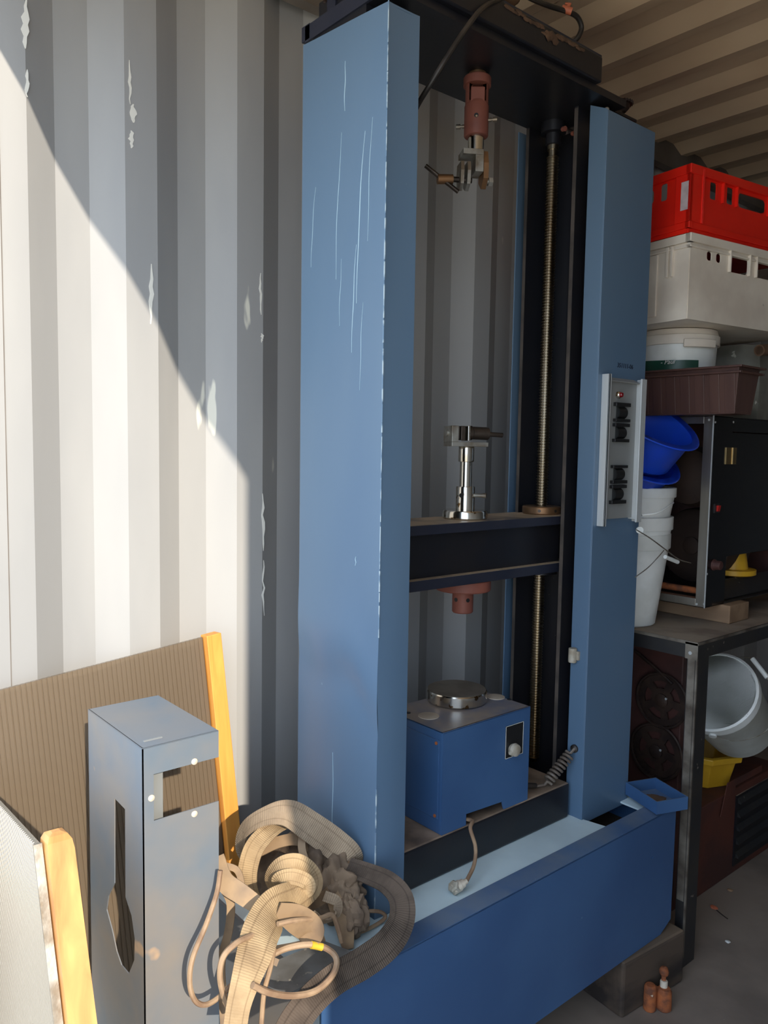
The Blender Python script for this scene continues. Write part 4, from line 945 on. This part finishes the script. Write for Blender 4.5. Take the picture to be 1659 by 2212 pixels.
# --- stainless oven carcass on the shelf
OX, OY, OZ0, OZ1 = .54, 2.315, 1.023, 1.615
for (x0, y0_, l_, lab) in ((.57, 2.42, .13, 'short raw wood batten under the right front of the oven'), (.30, 2.36, .12, 'raw wood batten under the back of the oven')):
    o = MB().box(x0-.25 if x0 > .5 else x0-.2, x0, y0_, y0_+.13, RZ+.0005, OZ0-.0005).build('wood_support', 'wood_raw', bevel=.003); tag(o, lab, 'batten')
ov = thing('oven_carcass', 'stainless oven carcass with dark door, red switch and knob, standing on the rack shelf', 'oven', (.3, 2.6, OZ0))
def fr(nm, x0, x1, y0, y1, z0, z1, m='stainless'): return MB().box(x0, x1, y0, y1, z0, z1).build(nm, m, ov, bevel=.0008)
fr('post', OX-.030, OX, OY, OY+.002, OZ0, OZ1)
fr('front_panel', OX-.002, OX, OY+.002, OY+.125, OZ0, OZ1, 'blackglass')
b = MB(); b.box(OX-.001, OX+.0016, OY-.0012, OY+.003, OZ0, OZ1); b.build('panel_edge', 'alu', ov)
fr('top_rail', .06, OX-.030, OY, OY+.002, OZ1-.024, OZ1)
fr('bottom_rail', .06, OX-.030, OY, OY+.03, OZ0, OZ0+.026)
fr('post', .06, .09, OY, OY+.002, OZ0, OZ1)
fr('top_sheet', .06, OX, OY, OY+.62, OZ1-.0035, OZ1-.0005, 'blackglass')
fr('back_sheet', .058, .06, OY, OY+.62, OZ0, OZ1, 'maroon')
fr('side_sheet', .06, OX, OY+.618, OY+.62, OZ0, OZ1, 'maroon')
fr('bottom_sheet', .06, OX, OY, OY+.62, OZ0, OZ0+.003, 'rack')
fr('top_front_rail', OX-.004, OX-.002, OY+.125, OY+.62, OZ1-.045, OZ1-.004, 'blackglass')
dr = fr('door', OX-.012, OX-.006, OY+.127, OY+.60, OZ0+.15, OZ1-.048, 'blackglass')
b = MB(); b.box(OX-.006, OX-.003, OY+.105+.024, OY+.150, 0, 0)
hz0 = at(1590, 985, X=OX).z
h_ = MB().box(OX, OX+.003, OY+.086, OY+.120, hz0-.026, hz0+.026).build('hinge', 'brass', ov)
MB().lathe([(.004, -.026), (.004, .026)], (OX+.003, OY+.124, hz0), n=10).build('hinge_pin', 'brass', h_)
MB().box(OX-.005, OX-.001, OY+.130, OY+.160, hz0-.026, hz0+.026).build('hinge_leaf', 'brass', h_)
p = at(1548, 1098, X=OX)
o = MB().box(OX, OX+.003, p.y-.016, p.y+.013, p.z-.014, p.z+.014).build('switch_frame', 'blackplastic', ov)
b = MB(); b.hexa([(OX+.003, p.y-.006, p.z-.009), (OX+.003, p.y-.006, p.z+.009), (OX+.003, p.y+.008, p.z-.009), (OX+.003, p.y+.008, p.z+.009), (OX+.007, p.y-.006, p.z-.009), (OX+.010, p.y-.006, p.z+.009), (OX+.007, p.y+.008, p.z-.009), (OX+.010, p.y+.008, p.z+.009)]); b.build('rocker', 'redswitch', o)
p = at(1541, 1220, X=OX)
b = MB(); b.lathe([(.018, 0), (.018, .004), (.015, .006), (.014, .024), (.012, .026)], (OX, p.y, p.z), (1, 0, 0), n=18, smooth=False); b.build('knob', 'maroon', ov, bevel=.001)
for px, py in ((1532, 907), (1527, 1240), (1505, 1305), (1545, 912), (1584, 912), (1521, 1305)):
    p = at(px, py, Y=OY) if px < 1535 and py != 1240 else at(px, py, X=OX)
    MB().disc((p.x, p.y, p.z), (0, -1, 0) if px < 1535 and py != 1240 else (1, 0, 0), .0035, .0015, 8).build('rivet', 'alu', ov)
b = MB(); b.plate([(0, 0), (.055, 0), (.055, .005), (.012, .005), (.018, .055), (.034, .057), (.036, .050), (.040, .050), (.038, .062), (.014, .060), (.006, .006), (0, .006)], [], (OX-.07, OY+.135, OZ0+.004), (1, 0, 0), (0, 0, 1), .003)
b.hexa([(OX-.052, OY+.137, OZ0+.055), (OX-.052, OY+.137, OZ0+.062), (OX-.052, OY+.60, OZ0+.055), (OX-.052, OY+.60, OZ0+.062), (OX-.018, OY+.137, OZ0+.006), (OX-.018, OY+.137, OZ0+.010), (OX-.018, OY+.60, OZ0+.006), (OX-.018, OY+.60, OZ0+.010)])
b.build('drip_channel', 'rack', ov)
b = MB(); b.tube([(.10, OY+.06, OZ0+.04), (OX-.04, OY+.06, OZ0+.04)], .011, 12); b.build('rusty_tube', 'rust', ov)
o = MB().lathe([(0, 0), (.10, 0), (.125, .01), (.13, .03), (.13, .16), (.12, .18), (0, .18)], (.36, OY+.24, OZ0+.16), (0, 1, 0), n=36).build('fan_drum', 'sooty', ov)
MB().lathe([(.02, -.012), (.03, -.008), (.03, .0)], (.36, OY+.24, OZ0+.16), (0, 1, 0), n=16).build('drum_hub', 'sooty', o)
MB().lathe([(0, 0), (.05, 0), (.09, .02), (.10, .06), (0, .06)], (.40, OY+.10, OZ0+.40), (0, 1, 0), n=28).build('fan_motor', 'sooty', ov)
fn = MB().lathe(vessel([(.066, 0), (.075, .004), (.075, .02), (.05, .022), (.030, .14), (.024, .18)], .003), (OX-.085, at(1582, 1235, X=OX-.085).y, OZ0+.064), n=32).build('yellow_funnel', 'yellowplastic')
tag(fn, 'upturned yellow plastic funnel inside the bottom of the oven', 'funnel')

# --- bucket stack at the left end of the shelf
bx, by = at(1346, 1366, Y=2.185).x, 2.185
def zs(py, px=1400): return at(px, py, Y=by).z
def bucket(nm, z0, z1, r0, r1, label, rimh, m='bucketwhite'):
    t = thing(nm, label, 'bucket', (bx, by, z0), 'nested white buckets')
    h = z1-z0
    MB().lathe(vessel([(r0-.004, 0), (r0, .004), (r1-.006, h-rimh-.004), (r1-.004, h)], .003), (bx, by, z0), n=44).build('body', m, t)
    b = MB(); b.lathe([(r1-.005, h-rimh), (r1-.001, h-rimh), (r1, h-rimh+.002), (r1, h-.002), (r1-.003, h), (r1-.009, h), (r1-.009, h-.003)], (bx, by, z0), n=44); b.build('rim', m, t)
    return t
zA, zB, zC = zs(1152), zs(1115), zs(1052)
b1 = bucket('white_bucket', RZ+.001, zA, .095, .131, 'lowest and tallest white plastic bucket, standing on the rack shelf', .046)
b2 = bucket('white_bucket', zA-.16, zB, .108, .136, 'white plastic bucket in the middle of the nested stack', .040)
b3 = bucket('white_bucket', zB-.13, zC, .104, .141, 'topmost white bucket of the stack, just under the blue basins', .030)
for o_, b_ in ((b1, 1), (b2, 2), (b3, 3)): o_['group'] = 'nested white buckets'
b = MB(); b.tube(cr([at(1372, 1247, X=.52), at(1400, 1226, X=.53), at(1422, 1203, X=.53), at(1434, 1189, X=.525)], 6), .0016, 6); b.build('wire_handle', 'cast', b1)
b = MB(); b.tube(cr([at(1374, 1144, X=.535), at(1405, 1163, X=.545), at(1436, 1186, X=.545), at(1466, 1208, X=.54), at(1492, 1216, X=.53)], 6), .0018, 6); o = b.build('wire_handle', 'cast', b2)
b = MB(); b.tube([at(1437, 1203, X=.54), at(1464, 1214, X=.54)], .006, 10); b.build('handle_grip', 'bucketwhite', o)
b = MB(); b.disc(at(1381, 1145, X=.525), (.75, -.65, 0), .010, .006, 14); b.build('handle_lug', 'bucketwhite', b2)
b = MB(); b.tube(cr([at(1386, 1113, X=.53), at(1420, 1108, X=.55), at(1445, 1093, X=.55), at(1454, 1086, X=.53)], 6), .003, 8); b.build('handle', 'bucketwhite', b3)

# --- two blue basins tipped on the buckets
nb = (rt*.42+up*.91).normalized()*.85-fw*.53; nb.normalize()
O1 = at(1392, 898, Y=2.13)
def basin(O_, r, depth, rb, label):
    prof = vessel([(rb-.012, -depth), (rb, -depth+.012), (r-.022, -.012), (r-.018, -.004), (r-.002, -.002), (r, 0), (r-.002, .003), (r-.02, .003)], .003)
    o = MB().lathe(prof, O_, nb, n=56).build('blue_basin', 'blueplastic', org=O_-nb*depth)
    return tag(o, label, 'basin')
basin(O1, .180, .122, .148, 'larger bright blue plastic basin tipped to the right above the buckets')
basin(O1-nb*.120+rt*.008, .182, .05, .156, 'smaller blue plastic basin nested beneath the larger one')

# --- brown planter, pail, wrapped bundle on the oven
px0, px1, py0, py1, pz0, pz1 = .20, .655, 2.225, 2.355, 1.6155, 1.752
pt = thing('planter_box', 'long dark brown plastic planter box on top of the oven', 'planter', ((px0+px1)/2, (py0+py1)/2, pz0))
b = MB(); i_ = .014
frame_box(b, [(px0+i_, py0+i_, pz0), (px1-i_, py0+i_, pz0), (px1-i_, py1-i_, pz0), (px0+i_, py1-i_, pz0)], [(px0, py0, pz1), (px1, py0, pz1), (px1, py1, pz1), (px0, py1, pz1)], .003)
b.build('body', 'brownplastic', pt, bevel=.004)
for k in range(9):
    x = px0+.045+k*.046; b = MB(); b.hexa([(x, py0+i_-.0018, pz0+.004), (x, py0-.0018, pz1-.022), (x, py0+i_+.002, pz0+.004), (x, py0+.002, pz1-.022), (x+.03, py0+i_-.0018, pz0+.004), (x+.03, py0-.0018, pz1-.022), (x+.03, py0+i_+.002, pz0+.004), (x+.03, py0+.002, pz1-.022)]); b.build('flute', 'brownplastic', pt, bevel=.001)
for z in (pz1-.006, pz1-.022):
    b = MB(); e_ = .013 if z > pz1-.01 else .010
    b.box(px0-e_, px1+e_, py0-e_, py0, z, z+.006); b.box(px0-e_, px1+e_, py1, py1+e_, z, z+.006); b.box(px0-e_, px0, py0, py1, z, z+.006); b.box(px1, px1+e_, py0, py1, z, z+.006)
    b.build('rim', 'brownplastic', pt, bevel=.0015)
pcx, pcy, pr, pzb = at(1466, 720, Y=2.36).x, 2.36, .124, 1.7525
pl = thing('lidded_pail', 'white round lidded plastic pail with a green printed label, on the brown planter', 'pail', (pcx, pcy, pzb))
zl = 1.882
MB().lathe([(0, pzb), (pr-.014, pzb), (pr-.012, pzb+.004), (pr-.008, zl-.05), (pr-.008, zl-.012), (0, zl-.012)], (pcx, pcy, 0), n=48).build('body', 'bucketwhite', pl)
MB().lathe([(0, zl-.008), (pr-.006, zl-.008), (pr-.006, zl-.048), (pr, zl-.048), (pr, zl-.020), (pr-.004, zl-.018), (pr-.008, zl-.002), (pr-.03, zl), (0, zl)], (pcx, pcy, 0), n=48).build('lid', 'whiteplastic', pl)
af = math.atan2(-(pcy), CAM.x-pcx)
def arc(mb, r, z0f, z1f, a0, a1, n_, th):
    vs = []; fs = []
    for k in range(n_+1):
        a = a0+(a1-a0)*k/n_
        for rr_ in (r, r+th):
            for z in (z0f(k/n_), z1f(k/n_)): vs.append((pcx+rr_*math.cos(a), pcy+rr_*math.sin(a), z))
    for k in range(n_):
        q = k*4
        for i, j in ((0, 1), (1, 3), (3, 2), (2, 0)): fs.append((q+i, q+j, q+4+j, q+4+i))
    fs += [(0, 1, 3, 2), (n_*4, n_*4+2, n_*4+3, n_*4+1)]
    mb.add(vs, fs, True)
zg = at(1440, 776, Y=2.25).z
b = MB(); arc(b, pr-.0115, lambda t: pzb+.002, lambda t: zg+.006-.010*math.sin(min(1, t*1.2)*PI*.55), af-1.6, af+.55, 40, .004); gl = b.build('printed_label', 'green', pl)
b = MB(); arc(b, pr, lambda t: zl-.060, lambda t: zl-.036, af+.12, af+.95, 16, .010); b.build('lid_grip', 'whiteplastic', pl, bevel=.002)
a_ = af-.42; tp = V(pcx+(pr-.006)*math.cos(a_), pcy+(pr-.006)*math.sin(a_), zg-.016)
text('- Paul', tp+V(math.cos(a_), math.sin(a_), 0)*.0035, (-math.sin(a_), math.cos(a_), 0), (0, 0, 1), .020, 'print', gl, 'label_lettering', shear=.35)
def lumpy(x0, x1, y0, y1, z0, z1, amp, seed, nm, m, label, cat):
    bm = bmesh.new(); bmesh.ops.create_cube(bm, size=1); bmesh.ops.subdivide_edges(bm, edges=bm.edges, cuts=14, use_grid_fill=True)
    b = MB(); vs = []
    for q in bm.verts:
        p = V(x0+(x1-x0)*(q.co.x+.5), y0+(y1-y0)*(q.co.y+.5), z0+(z1-z0)*(q.co.z+.5))
        d = V(q.co.x, q.co.y, q.co.z).normalized(); k = noise.noise(p*9+V(seed, 0, 0))+.5*noise.noise(p*24)
        p = p+d*(amp*k); p.z = max(p.z, z0); vs.append(p)
    b.add(vs, [tuple(w_.index for w_ in f.verts) for f in bm.faces], True); bm.free()
    tag(b.build(nm, m), label, cat)
lumpy(.10, .50, 2.685, 2.915, 1.6155, 1.872, .012, 4, 'wrapped_bundle', 'wrap', 'grey bundle in dusty clear plastic wrap behind the planter', 'bundle')
b = MB(); q0 = at(1640, 757, X=.545); b.lathe([(.014, 0), (.0185, 0), (.0185, .20), (.014, .20), (.014, 0)], q0, (.10, .95, .12), n=20); tag(b.build('cardboard_tube', 'tube'), 'end of a brown tube poking out beside the wrapped bundle', 'tube')

# --- stacked crates
th8 = math.radians(8); l8 = V(math.sin(th8), math.cos(th8), 0); s8 = V(-math.cos(th8), math.sin(th8), 0)
def crate(nm, N0, z0, H, m, label, kind):
    N0 = V(N0[0], N0[1], 0); LL, WW = .60, .40
    t = thing(nm, label, 'crate', tuple(N0+l8*LL/2+s8*WW/2+V(0, 0, z0)))
    b = MB(); z1 = z0+H
    def holes(L_):
        r = .006; zt = H-.030; hs = []
        if kind == 'red':
            hh = .048
            for x in ((.098, .128), (.176, .206), (L_-.128, L_-.098), (L_-.206, L_-.176)) if L_ > .5 else ((.085, .108), (L_-.108, L_-.085)): hs.append(rrect(x[0], zt-hh, x[1], zt, r))
            hs.append(rrect(L_/2-.068, zt-.048, L_/2+.068, zt-.006, .012))
        else:
            zt = H-.038
            for x in ((.085, .108), (.128, .151), (L_-.108, L_-.085), (L_-.151, L_-.128)) if L_ > .5 else (): hs.append(rrect(x[0], zt-.026, x[1], zt, .008))
            cen = .235 if L_ > .5 else L_/2
            hs.append(rrect(cen-.048, zt-.045, cen+.048, zt+.006, .014))
            if L_ > .5: hs.append(rrect(L_-.283, zt-.045, L_-.187, zt+.006, .014))
        return hs
    th = .004; ins = .010
    for org, uu, L_ in ((N0+s8*ins, l8, LL), (N0+s8*(WW-ins), l8, LL), (N0+l8*ins, s8, WW), (N0+l8*(LL-ins), s8, WW)):
        b.plate([(ins, 0), (L_-ins, 0), (L_-ins, H-.004), (ins, H-.004)], holes(L_), org+V(0, 0, z0), uu, (0, 0, 1), th)
    b.hexa([N0+l8*a_+s8*w_+V(0, 0, z0+h) for a_ in (ins, LL-ins) for w_ in (ins, WW-ins) for h in (0, .005)])
    b.build('body', m, t)
    def ring(za, zb_, o0, o1, nm_):
        b = MB()
        for (a0, a1, w0, w1) in ((-o1+0, LL+o1, -o1, -o1+o0), (-o1, LL+o1, WW+o1-o0, WW+o1), (-o1, -o1+o0, 0, WW), (LL+o1-o0, LL+o1, 0, WW)):
            b.hexa([N0+l8*a_+s8*w_+V(0, 0, h) for a_ in (a0, a1) for w_ in (w0, w1) for h in (za, zb_)])
        b.build(nm_, m, t, bevel=.0015)
    if kind == 'red':
        ring(z1-.026, z1, .018, .002, 'rim'); ring(z0+.012, z0+.030, .014, -.002, 'foot_rim')
    else:
        ring(z1-.024, z1, .020, .002, 'rim'); ring(z1-.038, z1-.032, .014, -.002, 'lip')
    # corner posts
    for a_, sa in ((0, 1), (LL, -1)):
        for w_, sw in ((0, 1), (WW, -1)):
            b = MB(); z_a = z0+.03 if kind == 'red' else z0+.004; z_b = z1-.026
            ou = .000 if kind == 'red' else .006
            pa, pb = (.056, .050) if kind == 'red' else (.004, .004)
            if kind == 'red':
                b.hexa([N0+l8*(a_+sa*q)+s8*(w_+sw*r_)+V(0, 0, h) for q in (ou, pa) for r_ in (ou, .012) for h in (z_a, z_b)])
                b.hexa([N0+l8*(a_+sa*q)+s8*(w_+sw*r_)+V(0, 0, h) for q in (ou, .012) for r_ in (ou, pb) for h in (z_a, z_b)])
                for q in (pa-.005, pa+.0):
                    b.hexa([N0+l8*(a_+sa*(q+e_))+s8*(w_+sw*r_)+V(0, 0, h) for e_ in (0, .003) for r_ in (-.003, .012) for h in (z_a, z_b+.02)])
            else:
                b.hexa([N0+l8*(a_+sa*r_)+s8*(w_+sw*(.075+q))+V(0, 0, h) for q in (0, .008) for r_ in (-.001, .012) for h in (z1-.112, z_b)])
                b.hexa([N0+l8*(a_+sa*r_)+s8*(w_+sw*(.060+q))+V(0, 0, h) for q in (0, .008) for r_ in (-.001, .012) for h in (z1-.112, z_b)])
                b.tube([N0+l8*(a_+sa*.017)+s8*(w_+sw*.017)+V(0, 0, z_a), N0+l8*(a_+sa*.017)+s8*(w_+sw*.017)+V(0, 0, z_b)], .0085, 12)
            b.build('corner_rib', m, t, bevel=.001)
    if kind == 'red':
        b = MB(); b.hexa([N0+l8*r_+s8*w_+V(0, 0, h) for w_ in (.006, .030) for r_ in (-.0012, .0) for h in (z0+.062, z0+.140)]); b.build('paper_sticker', 'sticker', t)
        for q, L_ in ((l8, LL),):
            for x in (.150, .215, .375, .440):
                b = MB(); b.hexa([N0+l8*(x+e_)+s8*r_+V(0, 0, h) for e_ in (0, .004) for r_ in (-.001, .009) for h in (z1-.082, z1-.026)]); b.build('hole_rib', m, t)
    else:
        for x in (.187, .283, .317, .413):
            b = MB(); b.hexa([N0+l8*(x-.002+e_)+s8*r_+V(0, 0, h) for e_ in (0, .004) for r_ in (-.001, .009) for h in (z1-.085, z1-.024)]); b.build('hole_rib', m, t)
        b = MB(); b.hexa([N0+l8*r_+s8*w_+V(0, 0, h) for w_ in (.115, .29) for r_ in (.002, .009) for h in (z0+.02, z1-.04)]); b.build('end_panel', m, t, bevel=.002)
    return t
crate('white_crate', (.548, 2.122), 1.8825, .238, 'whiteplastic', 'dirty off-white plastic crate on top of the lidded pail', 'white')
crate('red_crate', (.545, 2.112), 2.1215, .186, 'redplastic', 'bright red plastic crate, topmost of the pile', 'red')

for o in bpy.data.objects:
    if '_org' in o: del o['_org']
